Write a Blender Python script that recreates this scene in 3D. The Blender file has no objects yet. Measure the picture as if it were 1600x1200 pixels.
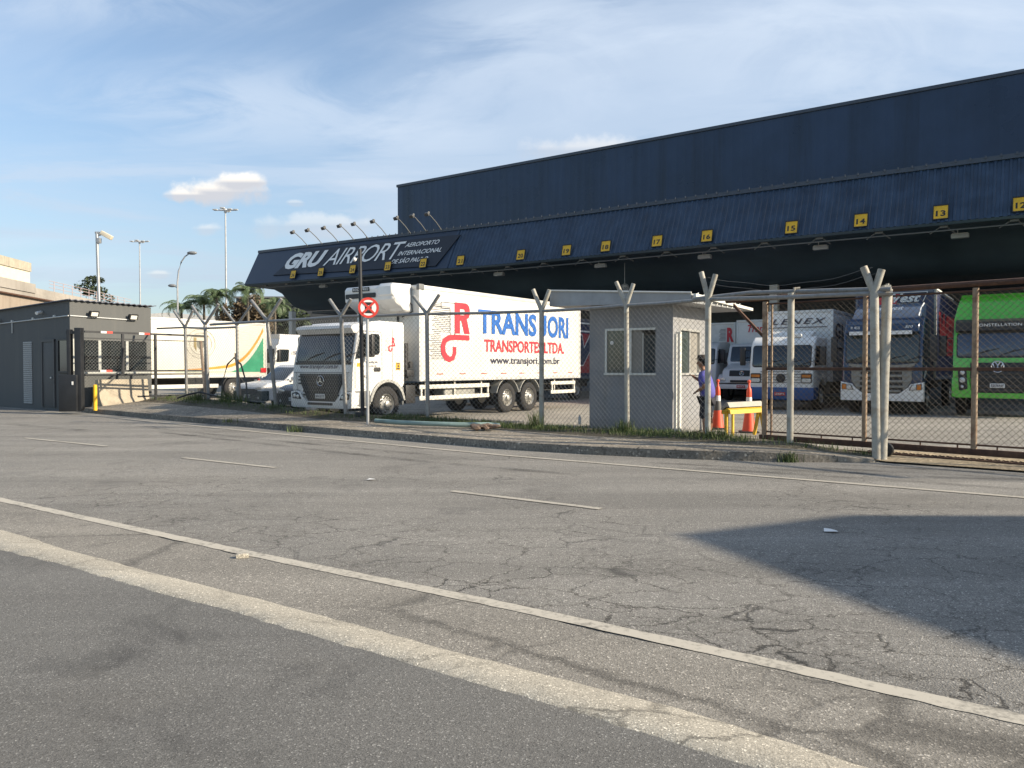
import bpy, bmesh, math, random
from mathutils import Vector as V, Matrix
random.seed(7)
R = math.radians
sc = bpy.context.scene
# ---------------------------------------------------------------- camera, sky, sun, exposure
cam = bpy.data.objects.new("camera", bpy.data.cameras.new("camera"))
sc.collection.objects.link(cam)
cam.location = (0, 0, 1.6)
cam.rotation_euler = (R(90 - 1.24), 0, 0)
cam.data.sensor_width = 36
cam.data.lens = 27.07
cam.data.clip_start = .05
cam.data.clip_end = 3000
sc.camera = cam
SUN_EL, SUN_AZ = R(26), R(107)
sun = bpy.data.objects.new("sun", bpy.data.lights.new("sun", 'SUN'))
sc.collection.objects.link(sun)
sun.data.energy = 4.7
sun.data.angle = R(.9)
sun.data.color = (1, .865, .67)
sdir = V((math.sin(SUN_AZ)*math.cos(SUN_EL), math.cos(SUN_AZ)*math.cos(SUN_EL), math.sin(SUN_EL)))
sun.rotation_euler = sdir.to_track_quat('Z', 'Y').to_euler()
sc.view_settings.view_transform = 'Standard'
sc.view_settings.look = 'None'
sc.view_settings.gamma = 1
sc.view_settings.exposure = 0.80
W = bpy.data.worlds.new("World"); sc.world = W; W.use_nodes = True

class NT:
    def __init__(s, tree): s.t = tree; s.n = tree.nodes; s.l = tree.links
    def add(s, typ, **kw):
        n = s.n.new(typ)
        for k, v in kw.items():
            if k.startswith('i_'):
                key = k[2:]
                n.inputs[int(key) if key.isdigit() else key.replace('_', ' ')].default_value = v
            else: setattr(n, k, v)
        return n
    def link(s, a, b): s.l.new(a, b)
    def math(s, op, a, b=None, c=None, clamp=False):
        n = s.n.new('ShaderNodeMath'); n.operation = op; n.use_clamp = clamp
        for i, x in enumerate((a, b, c)):
            if x is None: continue
            if isinstance(x, (int, float)): n.inputs[i].default_value = x
            else: s.l.new(x, n.inputs[i])
        return n.outputs[0]
    def noise(s, vec, scale, detail=4, rough=.55, dist=0):
        n = s.add('ShaderNodeTexNoise', i_Scale=scale, i_Detail=detail, i_Roughness=rough, i_Distortion=dist)
        if vec is not None: s.link(vec, n.inputs['Vector'])
        return n.outputs['Fac']
    def ramp(s, fac, stops, interp='LINEAR'):
        n = s.n.new('ShaderNodeValToRGB'); cr = n.color_ramp; cr.interpolation = interp
        while len(cr.elements) > 1: cr.elements.remove(cr.elements[-1])
        for i, (p, c) in enumerate(stops):
            e = cr.elements[0] if i == 0 else cr.elements.new(p)
            e.position = p
            e.color = (c, c, c, 1) if isinstance(c, (int, float)) else (*c, 1)
        s.link(fac, n.inputs[0]); return n.outputs[0]
    def mix(s, fac, a, b, blend='MIX'):
        n = s.n.new('ShaderNodeMixRGB'); n.blend_type = blend
        for i, x in enumerate((fac, a, b)):
            if isinstance(x, (int, float)): n.inputs[i].default_value = x
            elif isinstance(x, tuple): n.inputs[i].default_value = (*x, 1)
            else: s.link(x, n.inputs[i])
        return n.outputs[0]

def make_sky():
    q = NT(W.node_tree); q.n.clear()
    out = q.add('ShaderNodeOutputWorld'); bg = q.add('ShaderNodeBackground')
    sky = q.add('ShaderNodeTexSky'); sky.sky_type = 'NISHITA'; sky.sun_disc = False
    sky.sun_elevation = SUN_EL; sky.sun_rotation = SUN_AZ
    sky.air_density = 1.2; sky.dust_density = 1.2; sky.ozone_density = 2.2; sky.altitude = 700
    tc = q.add('ShaderNodeTexCoord'); d = tc.outputs['Generated']
    sep = q.add('ShaderNodeSeparateXYZ'); q.link(d, sep.inputs[0])
    x, y, z = sep.outputs
    zz = q.math('ADD', q.math('MAXIMUM', z, 0.0), .12)
    cb = q.add('ShaderNodeCombineXYZ')
    q.link(q.math('DIVIDE', x, zz), cb.inputs[0]); q.link(q.math('DIVIDE', y, zz), cb.inputs[1])
    mp = q.add('ShaderNodeMapping'); q.link(cb.outputs[0], mp.inputs[0])
    mp.inputs['Rotation'].default_value = (0, 0, R(32)); mp.inputs['Scale'].default_value = (.42, .95, 1)
    mp.inputs['Location'].default_value = (3.1, 1.7, 0)
    cir = q.noise(mp.outputs[0], 1.15, 8, .6, .9)
    veil = q.noise(cb.outputs[0], .62, 4, .5, .5)
    # high streaky cirrus, thicker to the right where the sun stands
    right = q.math('MULTIPLY_ADD', x, .17, .015)
    cm = q.math('ADD', q.math('MULTIPLY_ADD', cir, 1.0, -.13), q.math('MULTIPLY_ADD', veil, .45, right))
    m1 = q.ramp(cm, [(.36, .10), (.50, .26), (.60, .60), (.76, .96)], 'EASE')
    back = q.ramp(q.math('MULTIPLY_ADD', y, .5, .5), [(.35, .15), (.62, 1.0)])
    m1 = q.math('MULTIPLY', m1, back)
    col = q.mix(m1, sky.outputs[0], (4.0, 4.6, 5.45))
    # thin pale veil low over the horizon
    hz = q.ramp(z, [(0.0, .62), (.12, .34), (.32, .05), (.6, 0)])
    hz = q.math('MULTIPLY', hz, back)
    col = q.mix(hz, col, (1.75, 2.3, 2.95))
    # a few low cumulus puffs, placed by direction
    px = q.math('DIVIDE', x, q.math('MAXIMUM', y, .05)); pz = q.math('DIVIDE', z, q.math('MAXIMUM', y, .05))
    nv = q.add('ShaderNodeCombineXYZ'); q.link(px, nv.inputs[0]); q.link(pz, nv.inputs[1])
    pn = q.noise(nv.outputs[0], 26, 6, .62); pn2 = q.noise(nv.outputs[0], 9, 4, .6)
    front = q.math('GREATER_THAN', y, .05)
    wv = q.add('ShaderNodeMapping'); q.link(nv.outputs[0], wv.inputs[0]); wv.inputs['Scale'].default_value = (2.6, 7.5, 1); wv.inputs['Rotation'].default_value = (0, 0, R(9))
    wn = q.noise(wv.outputs[0], 1.5, 8, .62, .8)
    for (cx, cz, rx, rz, st) in ((-.36, .335, .40, .085, .62), (-.62, .135, .20, .055, .45), (-.50, .47, .30, .06, .40), (.02, .44, .22, .12, .55), (-.12, .30, .18, .04, .40), (.40, .42, .35, .14, .6)):
        ex = q.math('DIVIDE', q.math('SUBTRACT', px, cx), rx); ez = q.math('DIVIDE', q.math('SUBTRACT', pz, cz), rz)
        rr = q.math('SQRT', q.math('ADD', q.math('MULTIPLY', ex, ex), q.math('MULTIPLY', ez, ez)))
        m = q.math('MULTIPLY', q.ramp(rr, [(.1, 1.0), (1.0, 0.0)], 'EASE'), q.ramp(wn, [(.36, 0.0), (.62, 1.0)], 'EASE'))
        col = q.mix(q.math('MULTIPLY', q.math('MULTIPLY', m, st), front), col, (3.9, 4.5, 5.3))
    for (cx, cz, rx, rz, st) in ((-.385, .226, .076, .026, 1), (-.355, .238, .045, .018, 1), (-.425, .222, .035, .012, .9), (-.395, .178, .025, .013, .38),
                                 (-.455, .120, .022, .008, .35), (-.25, .182, .10, .022, .35), (.09, .279, .10, .026, .42), (-.28, .212, .016, .006, .3)):
        ex = q.math('DIVIDE', q.math('SUBTRACT', px, cx), rx); ez = q.math('DIVIDE', q.math('SUBTRACT', pz, cz), rz)
        rr = q.math('SQRT', q.math('ADD', q.math('MULTIPLY', ex, ex), q.math('MULTIPLY', ez, ez)))
        val = q.math('SUBTRACT', q.math('MULTIPLY_ADD', pn, 1.35, q.math('MULTIPLY_ADD', pn2, .9, -.20)), rr)
        m = q.math('MULTIPLY', q.math('MULTIPLY', q.ramp(val, [(-.0, 0.0), (.60, 1.0)], 'EASE'), st), front)
        shade = q.ramp(ez, [(0, (3.7, 3.8, 4.1)), (.25, (6.0, 5.7, 5.3)), (1, (7.2, 6.9, 6.4))])
        col = q.mix(m, col, shade)
    q.link(col, bg.inputs['Color']); bg.inputs['Strength'].default_value = .105
    q.link(bg.outputs[0], out.inputs[0])
make_sky()

# ---------------------------------------------------------------- materials
MATS = {}
def mat(name, col, rough=.55, metal=0, var=.12, vs=2.5, bump=0, bs=40, spec=.5, dirt=None, ds=1.2, dcol=(.05, .045, .04), streak=0, ss=3.6, panel=0, coat=0, trans=0, alpha=1, emit=None):
    if name in MATS: return MATS[name]
    m = bpy.data.materials.new(name); m.use_nodes = True; MATS[name] = m
    q = NT(m.node_tree); b = q.n['Principled BSDF']
    tc = q.add('ShaderNodeTexCoord').outputs['Object']
    n = q.noise(tc, vs, 5, .6)
    lo = tuple(max(0, c*(1-var)) for c in col); hi = tuple(min(1, c*(1+var)) for c in col)
    c = q.ramp(n, [(.3, lo), (.7, hi)])
    if dirt:
        dm = q.ramp(q.noise(tc, ds, 7, .68, .3), [(.52, 0.0), (.74, dirt)])
        c = q.mix(dm, c, dcol)
    if streak:
        mp = q.add('ShaderNodeMapping'); q.link(tc, mp.inputs[0]); mp.inputs['Scale'].default_value = (1, 1, .06)
        sm = q.ramp(q.noise(mp.outputs[0], ss, 6, .65), [(.5, 0.0), (.75, streak)])
        c = q.mix(sm, c, dcol)
    if panel:
        sp = q.add('ShaderNodeSeparateXYZ'); q.link(tc, sp.inputs[0])
        pv = q.math('FLOOR', q.math('DIVIDE', q.math('ADD', q.math('MULTIPLY', sp.outputs[0], -.819), q.math('MULTIPLY', sp.outputs[1], .574)), panel))
        wn = q.add('ShaderNodeTexWhiteNoise', noise_dimensions='1D'); q.link(pv, wn.inputs['W'])
        c = q.mix(1, c, q.ramp(wn.outputs['Value'], [(0, .93), (1, 1.07)]), 'MULTIPLY')
    q.link(c, b.inputs['Base Color'])
    rn = q.ramp(n, [(.25, max(0.02, rough-.08)), (.75, min(1, rough+.08))]); q.link(rn, b.inputs['Roughness'])
    b.inputs['Metallic'].default_value = metal
    b.inputs['Specular IOR Level'].default_value = spec
    b.inputs['Coat Weight'].default_value = coat; b.inputs['Coat Roughness'].default_value = .08
    if trans: b.inputs['Transmission Weight'].default_value = trans
    if emit: b.inputs['Emission Color'].default_value = (*emit[0], 1); b.inputs['Emission Strength'].default_value = emit[1]
    if bump:
        bp = q.add('ShaderNodeBump', i_Strength=bump, i_Distance=.02); q.link(q.noise(tc, bs, 4, .6), bp.inputs['Height']); q.link(bp.outputs[0], b.inputs['Normal'])
    return m

def ribbed(name, col, axis, period, rough=.45, depth=.5, var=.08, dirt=.3, dcol=(.25, .22, .17)):
    """painted sheet with pressed ribs: bump only"""
    if name in MATS: return MATS[name]
    m = bpy.data.materials.new(name); m.use_nodes = True; MATS[name] = m
    q = NT(m.node_tree); b = q.n['Principled BSDF']
    tc = q.add('ShaderNodeTexCoord').outputs['Object']
    sep = q.add('ShaderNodeSeparateXYZ'); q.link(tc, sep.inputs[0])
    v = sep.outputs[axis]
    s = q.math('PINGPONG', v, period/2)
    h = q.ramp(q.math('DIVIDE', s, period/2), [(0, 0.0), (.10, 1.0), (1, 1.0)])
    n = q.noise(tc, 1.6, 6, .6)
    c = q.ramp(n, [(.3, tuple(x*(1-var) for x in col)), (.7, tuple(min(1, x*(1+var)) for x in col))])
    mp = q.add('ShaderNodeMapping'); q.link(tc, mp.inputs[0]); mp.inputs['Scale'].default_value = (1, 1, .12)
    dm = q.ramp(q.noise(mp.outputs[0], 2.4, 6, .65), [(.5, 0.0), (.8, dirt)])
    c = q.mix(dm, c, dcol)
    q.link(c, b.inputs['Base Color']); b.inputs['Roughness'].default_value = rough
    bp = q.add('ShaderNodeBump', i_Strength=depth, i_Distance=.012); q.link(h, bp.inputs['Height']); q.link(bp.outputs[0], b.inputs['Normal'])
    return m

def asphalt(name, c0, c1, grain, cracks=0, stain=0, agg=.5, tan=0, rough=.9, bump=.5, crack_scale=.9):
    m = bpy.data.materials.new(name); m.use_nodes = True
    q = NT(m.node_tree); b = q.n['Principled BSDF']
    tc = q.add('ShaderNodeTexCoord').outputs['Object']
    big = q.noise(tc, .22, 5, .6, .4)
    c = q.ramp(big, [(.32, c0), (.68, c1)])
    # wheel-path streaks along the road
    mp = q.add('ShaderNodeMapping'); q.link(tc, mp.inputs[0]); mp.inputs['Rotation'].default_value = (0, 0, R(34.5)); mp.inputs['Scale'].default_value = (.05, 1.0, 1)
    st = q.ramp(q.noise(mp.outputs[0], 1.1, 5, .6), [(.35, .82), (.65, 1.12)])
    c = q.mix(1, c, st, 'MULTIPLY')
    g = q.noise(tc, grain, 3, .7)
    vor = q.add('ShaderNodeTexVoronoi', i_Scale=grain*.9); q.link(tc, vor.inputs['Vector'])
    gc = q.ramp(g, [(.3, 1-agg), (.5, 1.0), (.72, 1+agg*1.15)])
    c = q.mix(1, c, gc, 'MULTIPLY')
    bw = q.add('ShaderNodeRGBToBW'); q.link(vor.outputs['Color'], bw.inputs[0])
    spk = q.ramp(bw.outputs[0], [(.0, .42), (.35, .9), (.8, 1.08), (.93, 2.3)])
    c = q.mix(.95, c, spk, 'MULTIPLY')
    hts = q.math('ADD', q.math('MULTIPLY', g, .6), q.math('MULTIPLY', vor.outputs['Distance'], .6))
    if stain:
        s1 = q.ramp(q.noise(tc, .8, 6, .62, .5), [(.56, 0.0), (.70, stain)])
        c = q.mix(s1, c, (.025, .025, .026))
        s2 = q.ramp(q.noise(tc, .33, 4, .6, .2), [(.5, 0.0), (.75, stain*.5)])
        c = q.mix(s2, c, (.20, .175, .14))
    if cracks:
        wn = q.add('ShaderNodeTexNoise', i_Scale=3.2, i_Detail=9, i_Roughness=.72); q.link(tc, wn.inputs['Vector'])
        wv = q.add('ShaderNodeVectorMath', operation='MULTIPLY_ADD'); q.link(wn.outputs['Color'], wv.inputs[0])
        wv.inputs[1].default_value = (.42, .42, 0); q.link(tc, wv.inputs[2])
        mp2 = q.add('ShaderNodeMapping'); q.link(wv.outputs[0], mp2.inputs[0]); mp2.inputs['Rotation'].default_value = (0, 0, R(34.5)); mp2.inputs['Scale'].default_value = (.75, 1.25, 1)
        vd = q.add('ShaderNodeTexVoronoi', feature='DISTANCE_TO_EDGE', i_Scale=crack_scale); q.link(mp2.outputs[0], vd.inputs['Vector'])
        vd2 = q.add('ShaderNodeTexVoronoi', feature='DISTANCE_TO_EDGE', i_Scale=crack_scale*3.4); q.link(mp2.outputs[0], vd2.inputs['Vector'])
        sp = q.add('ShaderNodeSeparateXYZ'); q.link(tc, sp.inputs[0])
        dd = q.math('ADD', q.math('MULTIPLY', sp.outputs[0], .57), q.math('MULTIPLY', sp.outputs[1], .82))
        near = q.math('MULTIPLY', q.ramp(q.math('DIVIDE', dd, 12), [(.30, .6), (.37, 1.0), (.48, .55), (.62, 0.0)]), q.ramp(q.math('MULTIPLY_ADD', sp.outputs[0], .1, .5), [(.2, .1), (.55, 1.0)]))
        msk = q.math('ADD', q.ramp(q.noise(tc, .35, 4, .6), [(.46, 0.0), (.62, .8)]), near, clamp=True)
        msk2 = q.ramp(q.noise(tc, .9, 4, .6), [(.46, 0.0), (.60, 1.0)])
        k1 = q.math('MULTIPLY', q.ramp(vd.outputs['Distance'], [(0, 1.0), (.006, .8), (.018, 0.0)]), msk)
        k2 = q.math('MULTIPLY', q.ramp(vd2.outputs['Distance'], [(0, .9), (.010, .6), (.030, 0.0)]), q.math('MULTIPLY', msk2, msk))
        k = q.math('MULTIPLY', q.math('MAXIMUM', k1, k2), cracks, clamp=True)
        c = q.mix(k, c, (.012, .012, .012))
        hts = q.math('SUBTRACT', hts, q.math('MULTIPLY', k, 1.2))
    q.link(c, b.inputs['Base Color']); b.inputs['Roughness'].default_value = rough
    b.inputs['Specular IOR Level'].default_value = .35
    bp = q.add('ShaderNodeBump', i_Strength=bump, i_Distance=.012); q.link(hts, bp.inputs['Height']); q.link(bp.outputs[0], b.inputs['Normal'])
    return m

white = mat('white_paint', (.70, .69, .665), .32, var=.05, dirt=.25, ds=1.8, dcol=(.42, .38, .32), coat=.3)
whitedull = mat('white_dull', (.72, .71, .67), .5, var=.08, dirt=.35, dcol=(.36, .32, .27))
glass = mat('dark_glass', (.012, .016, .018), .06, var=.2, spec=.9)
black = mat('black_plastic', (.018, .018, .019), .5, var=.2)
rubber = mat('rubber', (.022, .021, .021), .85, var=.3, bump=.4, bs=60, dirt=.5, dcol=(.09, .08, .065))
rimm = mat('rim_steel', (.45, .44, .41), .45, .6, var=.2, dirt=.6, ds=6, dcol=(.06, .05, .04))
chass = mat('chassis', (.02, .02, .02), .7, var=.3, dirt=.4, dcol=(.10, .085, .065))
greyp = mat('grey_plastic', (.14, .145, .145), .55, var=.12)
galv = mat('galvanised', (.26, .258, .25), .5, .35, var=.2, vs=14, dirt=.6, ds=9, dcol=(.20, .16, .11))
wire = mat('mesh_wire', (.30, .29, .26), .5, .3, var=.2, vs=6)
wirerust = mat('mesh_wire_old', (.13, .11, .085), .6, .2, var=.3, vs=6)
rust = mat('rusty_pipe', (.30, .22, .15), .75, .1, var=.35, vs=10, dirt=1.0, ds=4, dcol=(.13, .048, .02), bump=.3, bs=50)
rustdark = mat('rust_brown', (.085, .042, .026), .8, .1, var=.35, vs=9, dirt=.6, ds=5, dcol=(.20, .11, .06), bump=.3)
whitepost = mat('weathered_white_pipe', (.36, .345, .30), .6, var=.15, vs=8, dirt=.85, ds=5, dcol=(.22, .17, .11), bump=.2)
concrete = mat('concrete', (.33, .305, .26), .9, var=.18, vs=1.6, bump=.5, bs=30, dirt=.5, ds=.9, dcol=(.13, .12, .10))
concwarm = mat('concrete_warm', (.32, .295, .26), .9, var=.2, vs=.3, bump=.3, bs=3, streak=.35, dcol=(.16, .12, .09))
lampglass = mat('lamp_glass', (.75, .73, .66), .2, var=.1)
red = mat('sign_red', (.55, .045, .03), .45, var=.06)
redtext = mat('lettering_red', (.60, .035, .05), .5, var=.05)
bluetext = mat('lettering_blue', (.02, .12, .42), .5, var=.05)
darktext = mat('lettering_dark', (.03, .032, .06), .5, var=.05)
signwhite = mat('sign_white', (.72, .72, .70), .5, var=.04)
yellow = mat('sign_yellow', (.72, .42, .02), .5, var=.12, vs=5)
steel = mat('pole_steel', (.40, .41, .42), .4, .5, var=.1)
headl = mat('headlight_glass', (.55, .56, .56), .12, .3, var=.2, vs=20, spec=.8)
amber = mat('amber_lens', (.55, .17, .02), .25)
tail = mat('tail_red', (.5, .02, .02), .25)
plate = mat('plate_white', (.60, .60, .58), .5)
platered = mat('plate_red', (.45, .03, .03), .5)

# ---------------------------------------------------------------- mesh helpers
X, Y, Z = V((1, 0, 0)), V((0, 1, 0)), V((0, 0, 1))
class Fr:
    def __init__(s, o, a, b):
        s.o = V(o); s.a = V(a).normalized(); s.b = V(b).normalized(); s.n = s.a.cross(s.b).normalized()
    def p(s, x, y, z=0): return s.o + s.a*x + s.b*y + s.n*z
def rr(x0, x1, y0, y1, r, n=4):
    out = []
    for cx, cy, a0 in ((x1-r, y0+r, -90), (x1-r, y1-r, 0), (x0+r, y1-r, 90), (x0+r, y0+r, 180)):
        for k in range(n+1):
            a = R(a0 + 90*k/n); out.append((cx+r*math.cos(a), cy+r*math.sin(a)))
    return out
def ell(cx, cy, rx, ry=None, n=24, a0=0, a1=360):
    ry = rx if ry is None else ry; full = abs(a1-a0) >= 360
    return [(cx+rx*math.cos(R(a0+(a1-a0)*k/(n if full else n-1))), cy+ry*math.sin(R(a0+(a1-a0)*k/(n if full else n-1)))) for k in range(n)]
class MB:
    def __init__(s): s.bm = bmesh.new()
    def face(s, pts):
        vs = [s.bm.verts.new(p) for p in pts]
        return s.bm.faces.new(vs)
    def prism(s, f, pts, t0, t1, bv=0, seg=2, skip=()):
        lo = [s.bm.verts.new(f.p(x, y, t0)) for x, y in pts]; hi = [s.bm.verts.new(f.p(x, y, t1)) for x, y in pts]
        n = len(pts); fs = [s.bm.faces.new(hi), s.bm.faces.new(lo[::-1])]
        for i in range(n): fs.append(s.bm.faces.new((lo[i], lo[(i+1) % n], hi[(i+1) % n], hi[i])))
        if bv:
            es = set()
            for i in range(n):
                if i in skip: continue
                for ring in (lo, hi):
                    e = s.bm.edges.get((ring[i], ring[(i+1) % n]))
                    if e: es.add(e)
            bmesh.ops.bevel(s.bm, geom=list(es), offset=bv, segments=seg, profile=.6, affect='EDGES', clamp_overlap=True)
        return s
    def box(s, x0, x1, y0, y1, z0, z1, bv=0, f=None, seg=2):
        f = f or Fr((0, 0, 0), X, Y)
        vs = [s.bm.verts.new(f.p(x, y, z)) for z in (z0, z1) for x, y in ((x0, y0), (x1, y0), (x1, y1), (x0, y1))]
        fs = [s.bm.faces.new([vs[i] for i in q]) for q in ((3, 2, 1, 0), (4, 5, 6, 7), (0, 1, 5, 4), (1, 2, 6, 5), (2, 3, 7, 6), (3, 0, 4, 7))]
        if bv:
            es = set(e for q in fs for e in q.edges)
            bmesh.ops.bevel(s.bm, geom=list(es), offset=bv, segments=seg, profile=.6, affect='EDGES', clamp_overlap=True)
        return s
    def tube(s, pts, r, n=8, r1=None):
        pts = [V(p) for p in pts]; rings = []; m = len(pts)
        for i, p in enumerate(pts):
            d = (pts[min(i+1, m-1)] - pts[max(i-1, 0)]).normalized()
            up = Z if abs(d.z) < .95 else X
            a = d.cross(up).normalized(); b = a.cross(d).normalized()
            rad = r if r1 is None else r + (r1-r)*i/(m-1)
            rings.append([s.bm.verts.new(p + a*rad*math.cos(2*math.pi*k/n) + b*rad*math.sin(2*math.pi*k/n)) for k in range(n)])
        for i in range(m-1):
            for k in range(n): s.bm.faces.new((rings[i][k], rings[i][(k+1) % n], rings[i+1][(k+1) % n], rings[i+1][k]))
        s.bm.faces.new(rings[0][::-1]); s.bm.faces.new(rings[-1]); return s
    def cyl(s, p0, p1, r0, r1=None, n=12): return s.tube([p0, p1], r0, n, r0 if r1 is None else r1)
    def lathe(s, o, axis, prof, n=24, close=True):
        o = V(o); ax = V(axis).normalized(); up = Z if abs(ax.z) < .9 else X
        a = ax.cross(up).normalized(); b = ax.cross(a).normalized(); rings = []
        for r, d in prof:
            rings.append([s.bm.verts.new(o + ax*d + a*max(r, .0005)*math.cos(2*math.pi*k/n) + b*max(r, .0005)*math.sin(2*math.pi*k/n)) for k in range(n)])
        for i in range(len(rings)-1):
            for k in range(n): s.bm.faces.new((rings[i][k], rings[i+1][k], rings[i+1][(k+1) % n], rings[i][(k+1) % n]))
        if close: s.bm.faces.new(rings[0][::-1]); s.bm.faces.new(rings[-1])
        return s
    def ball(s, c, r, sc3=(1, 1, 1), sub=2):
        bmesh.ops.create_icosphere(s.bm, subdivisions=sub, radius=r, matrix=Matrix.Translation(V(c)) @ Matrix.Diagonal((*sc3, 1))); return s
    def mesh(s, name, m, smooth=True, ang=38, fix=True):
        if fix: bmesh.ops.recalc_face_normals(s.bm, faces=s.bm.faces)
        me = bpy.data.meshes.new(name); s.bm.to_mesh(me); s.bm.free()
        if m: me.materials.append(m)
        if smooth and len(me.polygons):
            me.polygons.foreach_set('use_smooth', [True]*len(me.polygons)); me.set_sharp_from_angle(angle=R(ang))
        return me
    def build(s, name, m, parent=None, **kw):
        return link(name, s.mesh(name, m, **kw), parent)
def link(name, me, parent=None):
    o = bpy.data.objects.new(name, me); sc.collection.objects.link(o)
    if parent: o.parent = parent
    return o
def tag(o, label=None, cat=None, group=None, kind=None):
    if label: o['label'] = label
    if cat: o['category'] = cat
    if group: o['group'] = group
    if kind: o['kind'] = kind
    return o
def thing(name, label, cat, loc=(0, 0, 0), rz=0, group=None):
    o = bpy.data.objects.new(name, None); sc.collection.objects.link(o); o.empty_display_size = .2
    o.location = loc; o.rotation_euler = (0, 0, rz)
    return tag(o, label, cat, group)
def copy_tree(o, parent=None):
    c = o.copy(); sc.collection.objects.link(c); c.parent = parent
    for ch in list(o.children): copy_tree(ch, c)
    return c
_txt = {}
def textgeo(s, shear, off, spacing, space_line=1):
    key = (s, shear, off, spacing)
    if key in _txt: return _txt[key]
    cu = bpy.data.curves.new('t', 'FONT'); cu.body = s; cu.shear = shear; cu.offset = off; cu.space_character = spacing; cu.fill_mode = 'FRONT'; cu.resolution_u = 3
    ob = bpy.data.objects.new('t', cu); sc.collection.objects.link(ob); bpy.context.view_layer.update()
    me = ob.evaluated_get(bpy.context.evaluated_depsgraph_get()).to_mesh()
    vs = [tuple(v.co[:2]) for v in me.vertices]; fs = [tuple(p.vertices) for p in me.polygons]
    bpy.data.objects.remove(ob); bpy.data.curves.remove(cu)
    xs = [v[0] for v in vs]; ys = [v[1] for v in vs]
    r = ([((v[0]-min(xs))/(max(xs)-min(xs)), (v[1]-min(ys))/(max(ys)-min(ys))) for v in vs], fs, (max(xs)-min(xs))/(max(ys)-min(ys)))
    _txt[key] = r; return r
def text(s, f, x0, y0, w, h, m, parent, shear=0, off=0, spacing=1, z=.006, name='lettering', bm=None, warp=None):
    vs, fs, asp = textgeo(s, shear, off, spacing)
    if w is None: w = h*asp
    mb = bm or MB(); ids = [mb.bm.verts.new(f.p(x0+w*a, y0+h*b + (warp(a) if warp else 0), z)) for a, b in vs]
    for q in fs:
        try: mb.bm.faces.new([ids[i] for i in q])
        except ValueError: pass
    if bm is None: return mb.build(name, m, parent, smooth=False, fix=False)
def part(name, m, parent, fn, **kw):
    mb = MB(); fn(mb); return mb.build(name, m, parent, **kw)

# ---------------------------------------------------------------- ground, road, kerbs
def sheet(name, pts, z, m, cuts=0):
    mb = MB(); mb.face([(x, y, z) for x, y in pts]); o = mb.build(name, m, smooth=False)
    return tag(o, kind='structure')
road_m = asphalt('road_asphalt', (.192, .184, .167), (.242, .230, .207), 115, cracks=.9, stain=.3, agg=.55, bump=.5, crack_scale=2.3)
sheet('road', [(-900, -300), (900, -300), (900, 1500), (-900, 1500)], 0, road_m)
yard_m = asphalt('yard_concrete', (.25, .235, .205), (.31, .29, .25), 40, stain=.3, agg=.2, bump=.25)
sheet('yard', [(-60, 70), (-17.5, 28.9), (-12.3, 29.4), (-7.2, 23.4), (-4.2, 20.7), (.8, 18.6), (3.9, 15.4), (5.3, 15.3), (7.2, 13.6), (12, 8.9), (70, -30), (120, 160), (-60, 160)], .02, yard_m)
# concrete gutter strip and low pale kerb of the near side, dark pavement in front
gut_m = asphalt('gutter_concrete', (.205, .192, .167), (.27, .25, .217), 120, cracks=.5, stain=.35, agg=.4, bump=.3, crack_scale=.35)
pale_m = asphalt('pale_kerb_concrete', (.37, .34, .28), (.47, .43, .35), 150, cracks=.6, stain=.45, agg=.30, bump=.2)
lot_m = asphalt('pavement_asphalt', (.128, .125, .117), (.165, .160, .148), 170, stain=.55, agg=.34, bump=.25)
A = [(-30, 26.2), (-13, 14.1), (-6.12, 9.21), (-2.16, 6.5), (0, 5.09), (1.37, 4.13), (2.3, 3.46), (5.5, 1.05), (14, -5.2)]       # road edge line
B = [(-30, 24.2), (-12, 12.3), (-4.96, 7.46), (-1.75, 5.26), (0, 4.09), (.746, 3.59), (1.38, 3.075), (4.6, .7), (13, -5.6)]     # kerb, road side
C = [(-30, 23.4), (-11.7, 11.6), (-4.40, 6.60), (-1.58, 4.74), (0, 3.66), (.60, 3.24), (1.08, 2.86), (4.25, .45), (12.6, -5.9)]   # kerb, pavement side
def resample(pl, n):
    L = [0]
    for a, b in zip(pl, pl[1:]): L.append(L[-1]+math.dist(a, b))
    out = []
    for i in range(n):
        t = L[-1]*i/(n-1); k = max(j for j in range(len(L)-1) if L[j] <= t+1e-9); u = (t-L[k])/(L[k+1]-L[k])
        out.append(tuple(pl[k][j]+(pl[k+1][j]-pl[k][j])*u for j in range(len(pl[0]))))
    return out
def strip(name, rows, zs, m, kind='structure', jit=0):
    mb = MB(); g = []
    for r, z in zip(rows, zs):
        g.append([mb.bm.verts.new((p[0], p[1], (p[2] if len(p) > 2 else z))) for p in r])
    for i in range(len(g)-1):
        for k in range(len(g[0])-1): mb.bm.faces.new((g[i][k], g[i][k+1], g[i+1][k+1], g[i+1][k]))
    return tag(mb.build(name, m, ang=60), kind=kind)
from mathutils import noise as mn
NS = 1500
def rag(pl, amt, fr, sd): return [(p[0]+amt*mn.noise((p[0]*fr+sd, p[1]*fr, sd)), p[1]+amt*mn.noise((p[0]*fr, p[1]*fr+sd, sd+9))) for p in pl]
a_, b_, c_ = resample(A, NS), resample(B, NS), resample(C, NS)
b2 = rag(rag(b_, .05, .9, 3), .012, 6, 13)
strip('gutter', [[(x-.045*.57, y-.045*.82) for x, y in rag(a_, .075, 1.6, 1)], b2], [.004, .006], gut_m)
mid = [((p[0]*.45+q[0]*.55), (p[1]*.45+q[1]*.55)) for p, q in zip(b_, c_)]
c2 = rag(rag(rag(c_, .035, 1.3, 5), .016, 7, 2), .010, 26, 21)
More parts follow.
